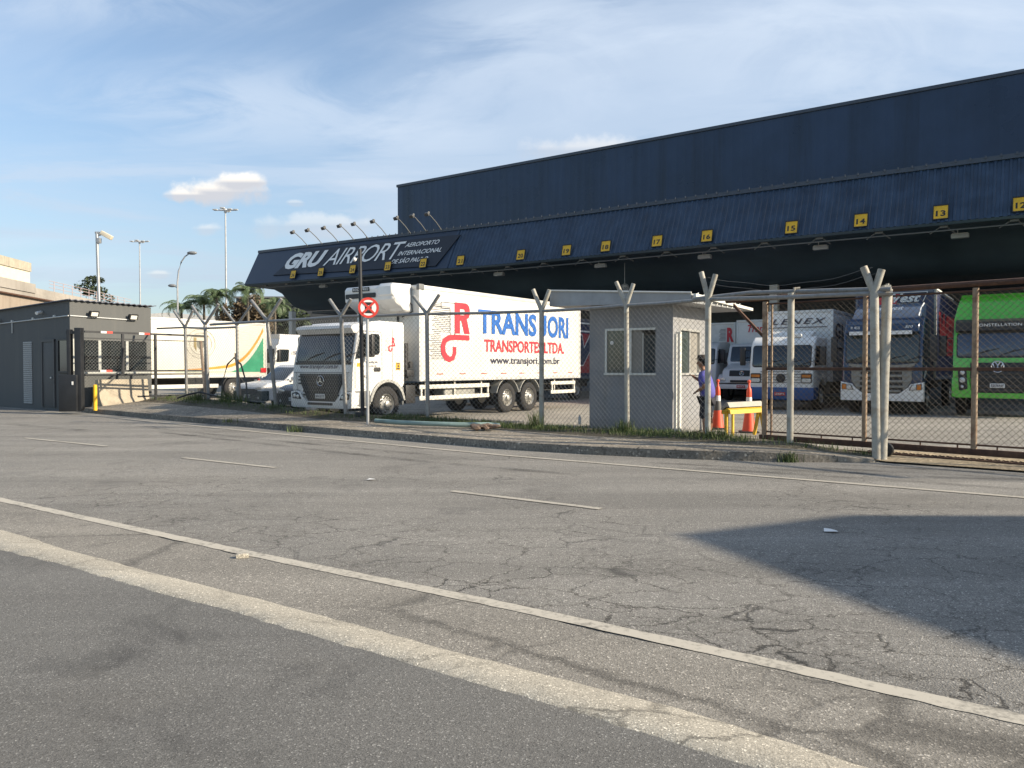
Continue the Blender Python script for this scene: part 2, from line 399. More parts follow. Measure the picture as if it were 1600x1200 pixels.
strip('kerb_pale', [b2, [(p[0], p[1]) for p in mid], c2, [(p[0]-.01, p[1]-.02) for p in c2]], [.0062, .044, .050, .034], pale_m)
strip('pavement', [c2, [(p[0]-.4, p[1]-.6) for p in c_], [(p[0]-30, p[1]-45) for p in c_]], [.042, .045, .045], lot_m)
def painted(name, m0, wear):
    m = bpy.data.materials.new(name); m.use_nodes = True; q = NT(m.node_tree); b = q.n['Principled BSDF']
    tc = q.add('ShaderNodeTexCoord').outputs['Object']
    n = q.noise(tc, 22, 6, .7); n2 = q.noise(tc, 2.0, 4, .6)
    f = q.ramp(q.math('ADD', q.math('MULTIPLY', n, .6), q.math('MULTIPLY', n2, .4)), [(wear-.07, .95), (wear+.0, .45), (wear+.05, .08)])
    c = q.mix(f, m0, (.21, .195, .165)); q.link(c, b.inputs['Base Color']); b.inputs['Roughness'].default_value = .85
    return m
paint = painted('worn_line_paint', (.46, .425, .355), .455); paint2 = painted('faded_line_paint', (.40, .37, .31), .445)
def line(pl, w, m, z=.008, ragged=.012):
    l2 = [(p[0]+.5*w*.57, p[1]+.5*w*.82) for p in rag(pl, ragged, 6, 4)]; l1 = [(p[0]-.5*w*.57, p[1]-.5*w*.82) for p in rag(pl, ragged, 6, 8)]
    return strip('road_marking', [l1, l2], [z, z], m)
line(a_, .125, paint)
K = [(-60, 59.5), (-21.5, 32), (-15.4, 27.5), (-10.5, 23.3), (-7.5, 20.95), (-5.23, 19.06), (-2.5, 16.9), (0, 14.9), (1.6, 14.0), (3.3, 13.3), (4.4, 13.05), (5.2, 12.95), (6.2, 12.9)]
far_edge = [(-21, 31.2), (-15.3, 26.6), (-10.3, 22.4), (-5.1, 18.0), (-.1, 13.9), (3.3, 11.5), (7, 8.9), (12, 5.2)]
line(resample(far_edge, 200), .13, paint2)
for p, q in (((-11.0, 17.35), (-8.2, 15.55)), ((-5.8, 13.55), (-3.75, 12.2)), ((-.78, 9.9), (1.0, 8.65)), ((-16.8, 21.3), (-14.0, 19.4))):
    line(resample([p, q], 24), .11, paint2)
def tyre_paint():
    m = bpy.data.materials.new('tyre_rubber_marks'); m.use_nodes = True; q = NT(m.node_tree); b = q.n['Principled BSDF']
    tc = q.add('ShaderNodeTexCoord').outputs['Object']
    f = q.ramp(q.math('ADD', q.math('MULTIPLY', q.noise(tc, 30, 4, .7), .5), q.math('MULTIPLY', q.noise(tc, .8, 3, .6), .5)), [(.44, 0.0), (.62, .45)])
    b.inputs['Base Color'].default_value = (.045, .043, .040, 1); b.inputs['Roughness'].default_value = .9; q.link(f, b.inputs['Alpha'])
    return m
tm_ = tyre_paint()
for pl_, w_ in (([(2.3, 12.9), (4.2, 12.0), (6.2, 11.2), (8.6, 10.6)], .22), ([(2.9, 12.2), (4.8, 11.2), (6.6, 10.1), (8.8, 8.7)], .22), ([(5.4, 12.6), (7.4, 11.6), (9.5, 10.1)], .20), ([(4.9, 12.2), (7.0, 11.2), (9.2, 9.6)], .20), ([(-14.5, 21.9), (-12.6, 20.6), (-10.9, 19.5)], .35), ([(-9.5, 20.3), (-5.5, 17.0), (-1.5, 14.0)], .2), ([(-8.6, 18.9), (-5.0, 15.9), (-1.6, 13.1), (1.0, 11.4)], .22)):
    o_ = line(resample(pl_, 60), w_, tm_, .0055, .02); o_.name = 'tyre_mark'
# far sidewalk with kerb, rising to the grassed fence line
ST = [((-15.4, 27.5), (-13.6, 30.2), .50), ((-12.8, 25.3), (-12.1, 28.4), .52), ((-10.5, 23.3), (-10.4, 26.3), .52), ((-7.5, 20.95), (-7.3, 23.0), .47), ((-5.23, 19.06), (-4.44, 20.3), .38), ((-2.5, 16.9), (-2.1, 19.2), .36),
      ((0, 14.9), (.70, 18.25), .20), ((1.6, 14.0), (2.46, 16.6), .25), ((3.3, 13.3), (3.85, 15.1), .29), ((4.4, 13.05), (4.6, 14.5), .26), ((5.2, 12.95), (5.3, 13.95), .22), ((6.1, 12.9), (6.2, 13.2), .09)]
def lerp(a, b, t): return a+(b-a)*t
fr_, bk_ = [], []
rows = {k: [] for k in ('k0', 'k1', 'k2', 's1', 's2', 'v1', 'v2', 'v3')}
for (kx, ky), (fx, fy), zf in ST:
    d = V((fx-kx, fy-ky, 0)); L = d.length; d.normalize()
    sh = min(1, L/1.2)
    kt = .15 if kx < 5 else (.12 if kx < 6 else .05)
    zb = max(kt+.01, zf*.62)
    rows['k0'].append((kx, ky, 0.0)); rows['k1'].append((kx+d.x*.02, ky+d.y*.02, kt)); rows['k2'].append((kx+d.x*.14, ky+d.y*.14, kt+.005))
    rows['s1'].append((kx+d.x*.145, ky+d.y*.145, kt+.004)); rows['s2'].append((kx+d.x*L*.66, ky+d.y*L*.66, zb))
    rows['v1'].append((fx, fy, zf)); rows['v2'].append((fx+d.x*.25, fy+d.y*.25, zf*.9)); rows['v3'].append((fx+d.x*.9, fy+d.y*.9, .0))
for k in rows: rows[k] = resample(rows[k], 160)
kerb_m = asphalt('kerb_concrete', (.15, .135, .115), (.25, .225, .185), 30, stain=.5, agg=.25, bump=.5)
walk_m = asphalt('sidewalk_concrete', (.21, .185, .15), (.30, .265, .21), 26, cracks=.7, stain=.45, agg=.2, bump=.35, crack_scale=.5)
soil_m = asphalt('verge_soil', (.07, .062, .042), (.13, .11, .075), 24, stain=.3, agg=.4, bump=.8)
strip('kerb_far', [rows['k0'], rows['k1'], rows['k2']], [0]*3, kerb_m)
strip('sidewalk', [rows['s1'], rows['s2']], [0]*2, walk_m)
strip('verge', [rows['s2'], rows['v1'], rows['v2'], rows['v3']], [0]*4, soil_m)
# kerb joints
def kj(mb):
    for i in range(3, 160, 4):
        a, b = V(rows['k1'][i]), V(rows['k2'][i]); t = (V(rows['k1'][i-1])-a).normalized()
        mb.box(-.012, .012, -.02, .15, -.001, .004, f=Fr(a+V((0, 0, 0)), t, (b-a)))
        mb.box(-.012, .012, -.14, -.005, -.001, .004, f=Fr(a, t, Z))
tag(part('kerb_joints', black, None, kj), kind='structure')
sheet('driveway', [(6.1, 13.35), (6.25, 12.85), (7.6, 11.8), (9.2, 10.3), (14, 5.5), (15.5, 7), (10, 12), (7.3, 14.6)], .030, asphalt('driveway_sand', (.26, .21, .14), (.36, .29, .19), 22, stain=.3, agg=.3, bump=.4))

# ---------------------------------------------------------------- cargo terminal
D, I = V((-.819, .574, 0)), V((.574, .819, 0)); P0 = V((17.46, 30, 0))
def bp(t, d, z): return P0 + D*t + I*d + Z*z
def lift(t): return .27*min(1, max(0, (t-22)/23))
navy = mat('navy_sheet', (.022, .041, .082), .30, .0, var=.25, vs=.35, spec=.38, streak=.6, ss=1.1, panel=1.06, dcol=(.010, .015, .024))
navyc = mat('navy_corrugated', (.030, .053, .090), .36, .0, var=.3, vs=1.4, spec=.45, streak=.55, ss=1.8, panel=.78, dcol=(.030, .036, .046))
soffit = mat('dark_soffit', (.045, .070, .088), .6, var=.25, vs=.4)
term = thing('cargo_terminal', 'long dark navy cargo terminal with corrugated loading canopy behind the trucks', 'building', tuple(bp(15, 8, 0)))
inv = Matrix.Translation(-bp(15, 8, 0))
def tpart(name, m, fn, **kw):
    mb = MB(); fn(mb); mb.bm.transform(inv); return mb.build(name, m, term, **kw)
T0, T1 = -22.0, 44.9
def upper(mb):
    f = Fr(bp(0, 6, 0), -D, Z)       # x runs along the wall to the right, normal faces the yard
    # thin vertical sheet ribs
    x = -35.5; pts = []
    while x < 24: 
        pts += [(x, 0), (x+.42, 0), (x+.45, .003), (x+.50, .003)]; x += .53
    v = [[mb.bm.verts.new(f.p(px, zz, pn)) for px, pn in pts] for zz in (9.6, 14.45)]
    for i in range(len(pts)-1): mb.bm.faces.new((v[0][i], v[0][i+1], v[1][i+1], v[1][i]))
    mb.box(-35.5, 24, 9.6, 14.45, -40, -.01, f=f)
tpart('upper_wall', navy, upper, ang=20)
tpart('parapet', mat('navy_trim', (.05, .065, .09), .5), lambda mb: mb.box(-35.56, 24, 14.45, 14.62, -.35, .08, f=Fr(bp(0, 6, 0), -D, Z), bv=.01))
prof = [(0, 7.30), (.06, 7.2), (2.6, 7.15), (3.3, 6.9), (3.9, 6.35), (4.5, 5.95), (5.6, 5.75), (5.75, 5.75), (5.75, 9.5), (1.30, 9.66)]
def canopy_body(mb):
    ts = [T0, 22] + [22+23*i/8 for i in range(1, 9)]; ts[-1] = T1
    rings = [[mb.bm.verts.new(bp(t, d, z+lift(t))) for d, z in prof] for t in ts]
    n = len(prof)
    for a, b in zip(rings, rings[1:]):
        for i in range(n-1): mb.bm.faces.new((a[i], a[i+1], b[i+1], b[i]))
    mb.bm.faces.new(rings[-1]); mb.bm.faces.new(rings[0][::-1])
tpart('canopy_soffit', soffit, canopy_body, ang=25)
SL = V((1.24, 2.42)); SLn = SL.length
def fas(t, w, out=0):     # point on the sloped fascia: w 0 bottom .. 1 top
    n = (-I*SL.y + Z*SL.x)/SLn
    return bp(t, SL.x*w, 7.30+SL.y*w+lift(t)) + n*out
def fascia_rib(mb):
    t = T0; cols = []
    while t < 26.0:
        for dt, o in ((0, 0), (.12, 0), (.15, .035), (.22, .035), (.25, 0)): cols.append((t+dt, o))
        t += .26
    prev = None
    for tt, o in cols:
        cur = [mb.bm.verts.new(fas(tt, w, o+.012*mn.noise((tt*.8, w*2, 0)))) for w in (0, .5, 1.0)]
        if prev:
            for k in range(2): mb.bm.faces.new((prev[k], cur[k], cur[k+1], prev[k+1]))
        prev = cur
tpart('canopy_fascia', navyc, fascia_rib, ang=15)
def fascia_flat(mb):
    ts = [25.9+19*i/10 for i in range(11)]; ts[-1] = T1
    rings = [[mb.bm.verts.new(fas(t, w, o)) for w, o in ((0, .03), (1, .03), (1, -.05), (0, -.05))] for t in ts]
    for a, b in zip(rings, rings[1:]):
        for k in range(4): mb.bm.faces.new((a[k], a[(k+1) % 4], b[(k+1) % 4], b[k]))
    mb.bm.faces.new(rings[0]); mb.bm.faces.new(rings[-1][::-1])
tpart('canopy_panel', mat('navy_smooth', (.020, .034, .060), .40, spec=.5, var=.12, vs=.5), fascia_flat, ang=20)
def ledge(mb):
    pts = [fas(t, 1.0, .03) for t in (T0, 22, 30, 38, T1)]
    for a, b in zip(pts, pts[1:]): mb.box(0, (b-a).length, -.02, .16, -.06, .10, f=Fr(a, b-a, Z))
    t = T0
    while t < 34:
        mb.box(-.03, .03, .10, .20, .10, .13, f=Fr(fas(t, 1, .03), -D, Z)); t += .52
tpart('roof_gutter', mat('navy_trim', (.05, .065, .09), .5), ledge)
def truss(mb):
    for dd, zz in ((.35, 7.02), ):
        pts = [bp(t, dd, zz+lift(t)) for t in (T0, 22, 33, T1)]
        mb.tube(pts, .03, 6)
    t = -20.5
    while t < 43:
        b = bp(t, .3, 7.24+lift(t))
        mb.cyl(b, bp(t-.35, .75, 6.95+lift(t)), .03, n=5); mb.cyl(b, bp(t+.5, .45, 6.95+lift(t)), .025, n=5)
        mb.box(-.14, .14, -.12, .08, -.05, .1, f=Fr(b, D, Z)); t += 2.35
tpart('canopy_truss', greyp, truss)
def inner(mb):
    f = Fr(bp(0, 15, 0), -D, Z)
    mb.box(-44.5, 24, 0, 9.5, -.4, 0, f=f)                       # back wall
    mb.box(-44.5, 24, 5.80, 5.95, 0, 9.2, f=f)                     # ceiling
    mb.box(-44.5, 24, 0, 1.25, 0, 5.5, f=f)                      # dock platform
    for k in range(-5, 14): mb.box(k*3.4-30, k*3.4-27.4, 1.25, 4.6, 0, .05, f=f)
tpart('loading_dock', mat('dock_dark', (.10, .12, .14), .8, var=.25), inner)
for t in (8.7, 27.7, 46.2):
    tpart('column', mat('column_paint', (.55, .55, .52), .7), lambda mb: mb.box(-.2, .2, 0, 5.8 if t < 46 else 6.0, -.2, .2, f=Fr(bp(t, 5.3, 0), -D, Z), bv=.015))
# sign board with airport name
SB = thing('airport_sign', 'dark sign board lettered in white with the airport name on the canopy', 'sign', tuple(fas(34, .5, .05)))
def sf(t, w, z=0): return fas(t, w, .05+z) - fas(34, .5, .05)
mb = MB()
pn = [(41.9, .20), (26.8, .07), (25.7, .84), (39.9, .90)]
for zz, rev in ((.02, False), (-.02, True)):
    pass
lo = [mb.bm.verts.new(sf(t, w, -.015)) for t, w in pn]; hi = [mb.bm.verts.new(sf(t, w, .05)) for t, w in pn]
mb.bm.faces.new(hi); mb.bm.faces.new(lo[::-1])
for i in range(4): mb.bm.faces.new((lo[i], lo[(i+1) % 4], hi[(i+1) % 4], hi[i]))
mb.build('board', mat('sign_navy', (.013, .017, .026), .5), SB)
def signtext(s, t_left, t_right, w0, w1, off, shear, m, spacing=1):
    a = sf(t_left, w0, .075); ex = sf(t_right, w0, .075)-a; f = Fr(a, ex, sf(t_left, w1, .075)-a)
    text(s, f, 0, 0, ex.length, (sf(t_left, w1)-sf(t_left, w0)).length, m, SB, shear, off, spacing, 0)
letter = mat('lettering_white', (.80, .79, .75), .5, var=.04)
signtext('GRU', 41.0, 37.0, .34, .82, .05, .35, letter, .97)
signtext('AIRPORT', 36.95, 29.9, .34, .82, .0, .35, letter, .92)
signtext('AEROPORTO', 29.9, 27.15, .645, .76, .012, .35, letter)
signtext('INTERNACIONAL', 30.25, 26.75, .425, .54, .012, .35, letter)
signtext('DE SÃO PAULO', 30.6, 27.6, .215, .36, .012, .35, letter)
# yellow dock numbers
tlist = [-1.9, .74, 3.66, 6.47, 10.3, 12.8, 15.6, 17.9, 20.8, 25, 27.8, 30.7, 33.8, 36.8, 39.6]
plate_me = None
for i, t in enumerate(tlist):
    num = 12+i
    o = fas(t, .15, .10 if t < 26 else .16); s = thing('dock_number_sign', 'yellow dock number plate reading %d on the canopy edge' % num, 'sign', tuple(o), group='yellow dock number plates along the canopy')
    f = Fr((0, 0, 0), -D, (I*.25+Z).normalized())
    if plate_me is None:
        mb = MB(); mb.box(-.25, .25, -.27, .27, 0, .025, f=f, bv=.006); plate_me = mb.mesh('plate', yellow)
        mb = MB(); mb.box(-.27, .27, .27, .32, -.01, .04, f=f); mb.box(-.27, .27, -.30, -.27, -.01, .04, f=f); mb.box(-.275, -.25, -.30, .30, -.01, .035, f=f); mb.box(.25, .275, -.30, .30, -.01, .035, f=f); mb.box(-.03, .03, -.2, .2, -.18, -.001, f=f); edge_me = mb.mesh('frame', black)
    link('plate', plate_me, s); link('frame', edge_me, s)
    text(str(num), f, -.17, -.17, .34, .24, black, s, 0, .03, 1.05, .030)
# floodlights over the sign
fl0 = None
for i, t in enumerate([39.4, 37.9, 36.3, 34.8, 33.5, 31.8, 29.8, 28.5, 27.3]):
    o = fas(t, 1.02, .03)
    if fl0 is None:
        fl0 = thing('sign_floodlight', '', 'floodlight', tuple(o), group='floodlights on arms above the airport sign')
        part('arm', greyp, fl0, lambda mb: mb.tube([(0, 0, -.05), -I*.6+Z*.42, -I*1.1+Z*.72, -I*1.3+Z*.80], .028, 7))
        def hd(mb):
            f = Fr(-I*1.42+Z*.76, D, (Z*.8-I*.5)); mb.box(-.15, .15, -.10, .10, -.08, .08, f=f, bv=.03)
        part('lamp_head', mat('lamp_housing', (.05, .052, .055), .5), fl0, hd)
        part('bracket', greyp, fl0, lambda mb: (mb.box(-.06, .06, -.05, .12, -.06, .06, f=Fr(-I*1.30+Z*.82, D, Z), bv=.02)))
        fl = fl0
    else: fl = copy_tree(fl0); fl.location = o
    fl['label'] = ['leftmost floodlight arm, nearest the sloping end of the canopy', 'second floodlight arm from the sloping canopy end', 'third floodlight arm from the sloping canopy end, above letters GRU', 'fourth floodlight arm from the sloping canopy end',
                   'middle one of the nine floodlight arms above the sign', 'sixth floodlight arm, above the last letters of AIRPORT', 'floodlight arm just at the corner of the tall upper wall', 'second floodlight arm from the right, seen against the dark upper wall', 'rightmost floodlight arm above the airport sign'][i]
# lamps below the canopy
dl0 = None
for t, d, lab in ((.2, 1.6, 'boxy lamp under the canopy below dock sign 13'), (5.6, 1.6, 'boxy lamp under the canopy between dock signs 14 and 15'), (10.9, 1.4, 'boxy lamp under the canopy below dock sign 16'), (16.6, 1.4, 'boxy lamp under the canopy below dock sign 18'), (23.2, 1.4, 'boxy lamp under the canopy between dock signs 20 and 21'), (37.9, 1.2, 'small lamp hanging under the canopy below the letters GRU')):
    if dl0 is None:
        dl0 = thing('canopy_lamp', '', 'lamp', (0, 0, 0), group='lamps under the loading canopy')
        part('housing', mat('lamp_grey', (.35, .37, .38), .4), dl0, lambda mb: mb.box(-.32, .32, -.12, .12, -.16, .02, f=Fr((0, 0, -.3), D, I), bv=.03))
        part('hanger', steel, dl0, lambda mb: (mb.cyl((-.1, 0, -.3), (-.1, 0, .05), .02, n=6)))
        part('lamp_glass', lampglass, dl0, lambda mb: mb.box(-.28, .28, -.1, .1, -.175, -.161, f=Fr((0, 0, -.3), D, I)))
        dl = dl0
    else: dl = copy_tree(dl0)
    dl.location = bp(t, d, 7.17+lift(t)); dl['label'] = lab
# round height limit sign
hs = thing('height_sign', 'small round clearance sign hanging under the canopy above the truck', 'sign', tuple(bp(15.6, 2.2, 5.75)))
fH = Fr((0, 0, 0), -D, Z)
part('plate', mat('sign_grey', (.30, .29, .25), .6, var=.1), hs, lambda mb: mb.prism(fH, ell(0, 0, .27), 0, .02))
part('border', darktext, hs, lambda mb: [mb.tube([fH.p(.235*math.cos(R(a)), .235*math.sin(R(a)), .022) for a in range(0, 361, 12)], .018, 5)])
text('6,50', fH, -.18, -.09, .36, .18, darktext, hs, 0, .02, 1, .026)
part('hanger', steel, hs, lambda mb: mb.cyl((0, 0, .27), (0, 0, 1.35), .012, n=5))

# ---------------------------------------------------------------- trucks (local frame: x to the viewer's right of the front, y to the rear, z up)
TRZ = R(-35.2)
_wm = {}
def wheel_meshes(r, w):
    if (r, w) not in _wm:
        t = MB(); t.lathe((0, 0, 0), X, [(r*.60, -w), (r*.93, -w+.005), (r, -w+.045), (r, -.045), (r*.93, -.005), (r*.80, .012), (r*.62, 0), (r*.58, -.03), (r*.58, -w)], 36, close=False)
        for k in range(40):
            a = 2*math.pi*k/40; u = V((0, math.cos(a), math.sin(a)))
            t.box(-w+.02, -.02, -.012, .012, -.004, .008, f=Fr(u*r, X, X.cross(u)*-1))
        q = MB(); q.lathe((0, 0, 0), X, [(r*.585, -w*.9), (r*.585, -.02), (r*.56, .0), (r*.53, -.02), (r*.50, -.09), (r*.30, -.05), (r*.26, -.02), (r*.20, .0), (r*.19, .05), (r*.10, .07), (0, .07)], 30)
        for k in range(10):
            a = 2*math.pi*k/10; q.cyl((-.06, r*.38*math.cos(a), r*.38*math.sin(a)), (-.005, r*.38*math.cos(a), r*.38*math.sin(a)), .022, n=6)
        h = MB()
        for k in range(10):
            a = 2*math.pi*(k+.5)/10; h.ball((-.068, r*.44*math.cos(a), r*.44*math.sin(a)), .035, (.3, 1, 1), 1)
        _wm[(r, w)] = (t.mesh('tyre', rubber), q.mesh('wheel', rimm), h.mesh('rim_holes', black))
    return _wm[(r, w)]
def wheels(root, ys, r=.52, hw=1.22, w=.28, dual=True, m=None):
    t, q, h = wheel_meshes(r, w)
    for y in ys:
        for s in (1, -1):
            o = link('wheel', q, root); o.location = (s*hw, y, r); o.rotation_euler = (0, 0, 0 if s > 0 else math.pi)
            link('tyre', t, o); link('rim_holes', h, o)
def lateral(pts, hw): return Fr((-hw, 0, 0), Y, Z)   # normal = Y x Z = +X
def cab_shell(root, prof, hw, m, bv=.09, skip=(), name='cab'):
    return part(name, m, root, lambda mb: mb.prism(lateral(None, hw), prof, 0, 2*hw, bv, 4, skip), ang=50)
def front(y, z, rake=0, x=0):    # frame on the front, raked back by dy per dz
    return Fr((x, y, z), X, V((0, rake, 1)))
def side(x, y=0, z=0): return Fr((x, y, z), Y, Z)
def arch(yc, zc, r, a0, a1, n=12): return [(yc+r*math.cos(R(a0+(a1-a0)*k/n)), zc+r*math.sin(R(a0+(a1-a0)*k/n))) for k in range(n+1)]
def mirrors(root, y, z, h, hw, m=black, out=.30):
    for s in (1, -1):
        def mk(mb):
            mb.box(s*(hw+out)-.10, s*(hw+out)+.10, y-.10, y+.02, z, z+h, bv=.035)
            mb.cyl((s*(hw-.05), y+.05, z+h*.85), (s*(hw+out), y-.03, z+h*.85), .018, n=6); mb.cyl((s*(hw-.05), y+.05, z+h*.15), (s*(hw+out), y-.03, z+h*.15), .018, n=6)
        part('mirror', m, root, mk)
def wipers(root, f, w):
    def mk(mb):
        for x in (-w*.32, .02, w*.30):
            mb.cyl(f.p(x, .02, .02), f.p(x+.45, .22, .03), .010, n=5); mb.cyl(f.p(x+.15, .10, .035), f.p(x+.72, .26, .03), .012, n=5)
    part('wiper', black, root, mk)
def number_plate(root, f, s, m, tm, w=.40, h=.13):
    o = part('licence_plate', m, root, lambda mb: mb.box(-w/2, w/2, -h/2, h/2, 0, .012, f=f, bv=.004))
    text(s, f, -w*.42, -h*.28, w*.84, h*.56, tm, o, 0, .02, 1.1, .016); return o
def cargo(root, y0, y1, z0, z1, hw, m, trim, name='cargo_box', rail=.10):
    b = part(name, m, root, lambda mb: mb.box(-hw, hw, y0, y1, z0, z1, bv=.012))
    def tr(mb):
        e = .018
        for x in (-hw, hw):
            s = 1 if x > 0 else -1
            for za, zb in ((z0-.02, z0+.10), (z1-rail, z1+.02)): mb.box(min(x-s*.05, x+s*e), max(x-s*.05, x+s*e), y0-.005, y1+.005, za, zb, bv=.006)
            for ya, yb in ((y0-e, y0+.09), (y1-.08, y1+e)): mb.box(min(x-s*.06, x+s*(e+.004)), max(x-s*.06, x+s*(e+.004)), ya, yb, z0-.024, z1+.024, bv=.006)
        mb.box(-hw+.07, hw-.07, y0-e, y0+.05, z1-rail, z1+.02, bv=.006); mb.box(-hw+.07, hw-.07, y0-e, y0+.05, z0-.02, z0+.1, bv=.006)
    part('trim', trim, b, tr); return b
def chassis(root, y0, y1, z=.62, hw=.45):
    def mk(mb):
        for x in (-hw, hw): mb.box(x-.05, x+.05, y0, y1, z, z+.28)
        y = y0+.6
        while y < y1: mb.box(-hw, hw, y, y+.1, z+.05, z+.25); y += 1.1
        for x in (-.9, -.3, .3, .9): mb.box(x-.04, x+.04, y0+2.2, y1, z+.28, z+.40)
        mb.cyl((-1.0, y0+1.2, .52), (1.0, y0+1.2, .52), .09, n=8); mb.box(-.4, .4, y0+.2, y0+1.9, .5, 1.0)
    part('chassis', chass, root, mk)

# ---- the large white refrigerated truck
tk = thing('box_truck', 'large white refrigerated truck with blue and red lettering parked behind the fence', 'truck', (-5.35, 21.68, .02), TRZ)
k1 = [(.06, .46), (0, .60), (-.02, .98), (.0, 1.42), (.04, 1.74), (.20, 2.50), (.27, 2.60), (.40, 2.72), (.70, 2.86), (1.05, 2.90), (2.0, 2.90), (2.06, 2.80), (2.06, 1.10), (1.98, .98)] + arch(1.33, .52, .66, 38, 176, 12) + [(.60, .46)]
cab_shell(tk, k1, 1.235, white, .085, skip=range(13, 28))
def scr(y0, y1, ya, za, rake, hw, r=.10): return None
fw = Fr((0, .036, 1.735), X, V((0, .16, .76)))
part('windscreen', glass, tk, lambda mb: mb.prism(fw, rr(-1.10, 1.10, .02, .80, .10), -.02, .012, .006))
part('seal', black, tk, lambda mb: mb.prism(fw, rr(-1.14, 1.14, -.03, .83, .12), -.03, .004))
wipers(tk, fw, 2.2)
part('cowl_strip', black, tk, lambda mb: mb.box(-1.16, 1.16, 1.655, 1.735, -.02, .012, f=Fr((0, .028, 0), X, Z), bv=.008))
# dashboard glimpses and sun visor strip
part('sun_visor', white, tk, lambda mb: mb.prism(side(-1.16), [(.13, 2.52), (.02, 2.66), (.06, 2.74), (.34, 2.80), (.45, 2.72), (.24, 2.53)], 0, 2.32, .03))
fv = Fr((0, .010, 2.60), X, V((0, .05, .11)))
text('www.transjori.com.br', fv, -.90, .01, 1.75, .115, darktext, tk, .1, .005, 1, .012)
def grille(mb):
    f = front(-.021, .62)
    mb.prism(f, [(-.62, .10), (-.55, 0), (.55, 0), (.62, .10), (.86, .52), (.90, .78), (-.90, .78), (-.86, .52)], 0, .02, .01)
    for z in (.18, .28, .38, .50, .60, .70): mb.box(-.74-.2*(z > .4), .74+.2*(z > .4), z-.022, z+.022, .015, .045, f=f, bv=.008)
g = part('grille', black, tk, grille)
def star(mb):
    f = front(-.062, 1.20); mb.tube([f.p(.14*math.cos(R(a)), .14*math.sin(R(a))) for a in range(0, 361, 12)], .014, 6)
    for a in (90, 210, 330):
        u = V((math.cos(R(a)), math.sin(R(a)))); p = V((-u.y, u.x))*.022
        mb.prism(f, [tuple(p), tuple(-p), tuple(u*.14)], -.008, .012)
part('emblem', mat('chrome', (.65, .66, .67), .2, .9), g, star)
fb = front(-.015, 0)
number_plate(tk, front(-.07, .77), 'BRA2E19', plate, darktext)
def bumper(mb):
    f = front(-.022, .46)
    mb.prism(f, [(-1.26, .0), (-1.14, -.03), (1.14, -.03), (1.26, .0), (1.27, .42), (.98, .46), (.80, .40), (.62, .13), (-.62, .13), (-.80, .40), (-.98, .46), (-1.27, .42)], -.25, .05, .035)
part('bumper', white, tk, bumper)
part('bumper_intake', black, tk, lambda mb: mb.prism(front(-.075, .52), rr(-.52, .52, 0, .07, .02), 0, .012))
for s in (1, -1):
    hl = part('headlight', black, tk, lambda mb: mb.prism(front(-.072, .64), [(s*x, z) for x, z in ((.80, .03), (1.16, .05), (1.20, .20), (1.0, .24), (.88, .18))][::s], 0, .018, .008))
    part('lamp_glass', headl, hl, lambda mb: [mb.lathe((s*x, -.088, .64+z), -Y, [(r, 0), (r*.8, .018), (0, .024)], 14) for x, z, r in ((.93, .11, .06), (1.07, .125, .07))])
# grey lower side panels, fender
for s in (1, -1): part('step_panel', greyp, tk, lambda mb: mb.box(min(s*1.16, s*1.262), max(s*1.16, s*1.262), .10, .64, .50, .93, bv=.02))
def fender(mb, s):
    if True:
        o = arch(1.33, .52, .72, 8, 172, 16); i = arch(1.33, .52, .645, 172, 8, 16)
        mb.prism(side(s*1.20), o+i, -.02 if s > 0 else -.08, .08 if s > 0 else .02, .008)
for s_ in (1, -1): part('fender', mat('fender_grey', (.34, .34, .32), .55), tk, lambda mb: fender(mb, s_))
part('rear_fender_flap', greyp, tk, lambda mb: mb.box(1.0, 1.22, 1.96, 2.03, .48, 1.0, bv=.01))
for s in (1, -1):
    sx = 1.238 if s > 0 else -1.245
    part('side_window', glass, tk, lambda mb: mb.prism(side(sx), [(.10, 1.80), (.60, 1.90), (.98, 1.94), (1.03, 2.0), (1.03, 2.46), (.98, 2.52), (.36, 2.52), (.29, 2.47)], -.02, .008, .006))
# door seams, handle
def seam(mb):
    f = side(1.2365)
    for pts in ([(.09, 1.0), (.09, 1.78), (.27, 2.52), (.33, 2.58), (1.05, 2.58), (1.12, 2.52), (1.12, 1.22), (1.0, 1.10)], [(1.55, 1.15), (1.55, 2.7)]):
        mb.tube([f.p(*p) for p in pts], .008, 4)
part('door_seam', greyp, tk, seam)
def fseam(mb):
    f = front(-.0215, 0)
    mb.tube([f.p(-1.16, 1.435, .016), f.p(1.16, 1.435, .016)], .008, 4)
    for s in (1, -1): mb.tube([f.p(s*1.02, .93, .012), f.p(s*1.06, 1.43, .008)], .007, 4)
    mb.tube([f.p(-1.2, .925, .01), f.p(-.9, .925, .01)], .008, 4); mb.tube([f.p(.9, .925, .01), f.p(1.2, .925, .01)], .008, 4)
part('panel_seam', greyp, tk, fseam)
part('door_handle', black, tk, lambda mb: mb.prism(side(1.238), rr(.80, 1.05, 1.46, 1.58, .03), 0, .015, .004))
mirrors(tk, .52, 1.86, .62, 1.235, black, .22)
part('mirror_arm', white, tk, lambda mb: mb.tube([(1.20, .36, 2.60), (1.36, .44, 2.58), (1.44, .48, 2.44)], .03, 6))
S = side(1.2395)
def glogo(mb, f, y0, z0, k, t):     # the R over a hook
    pass
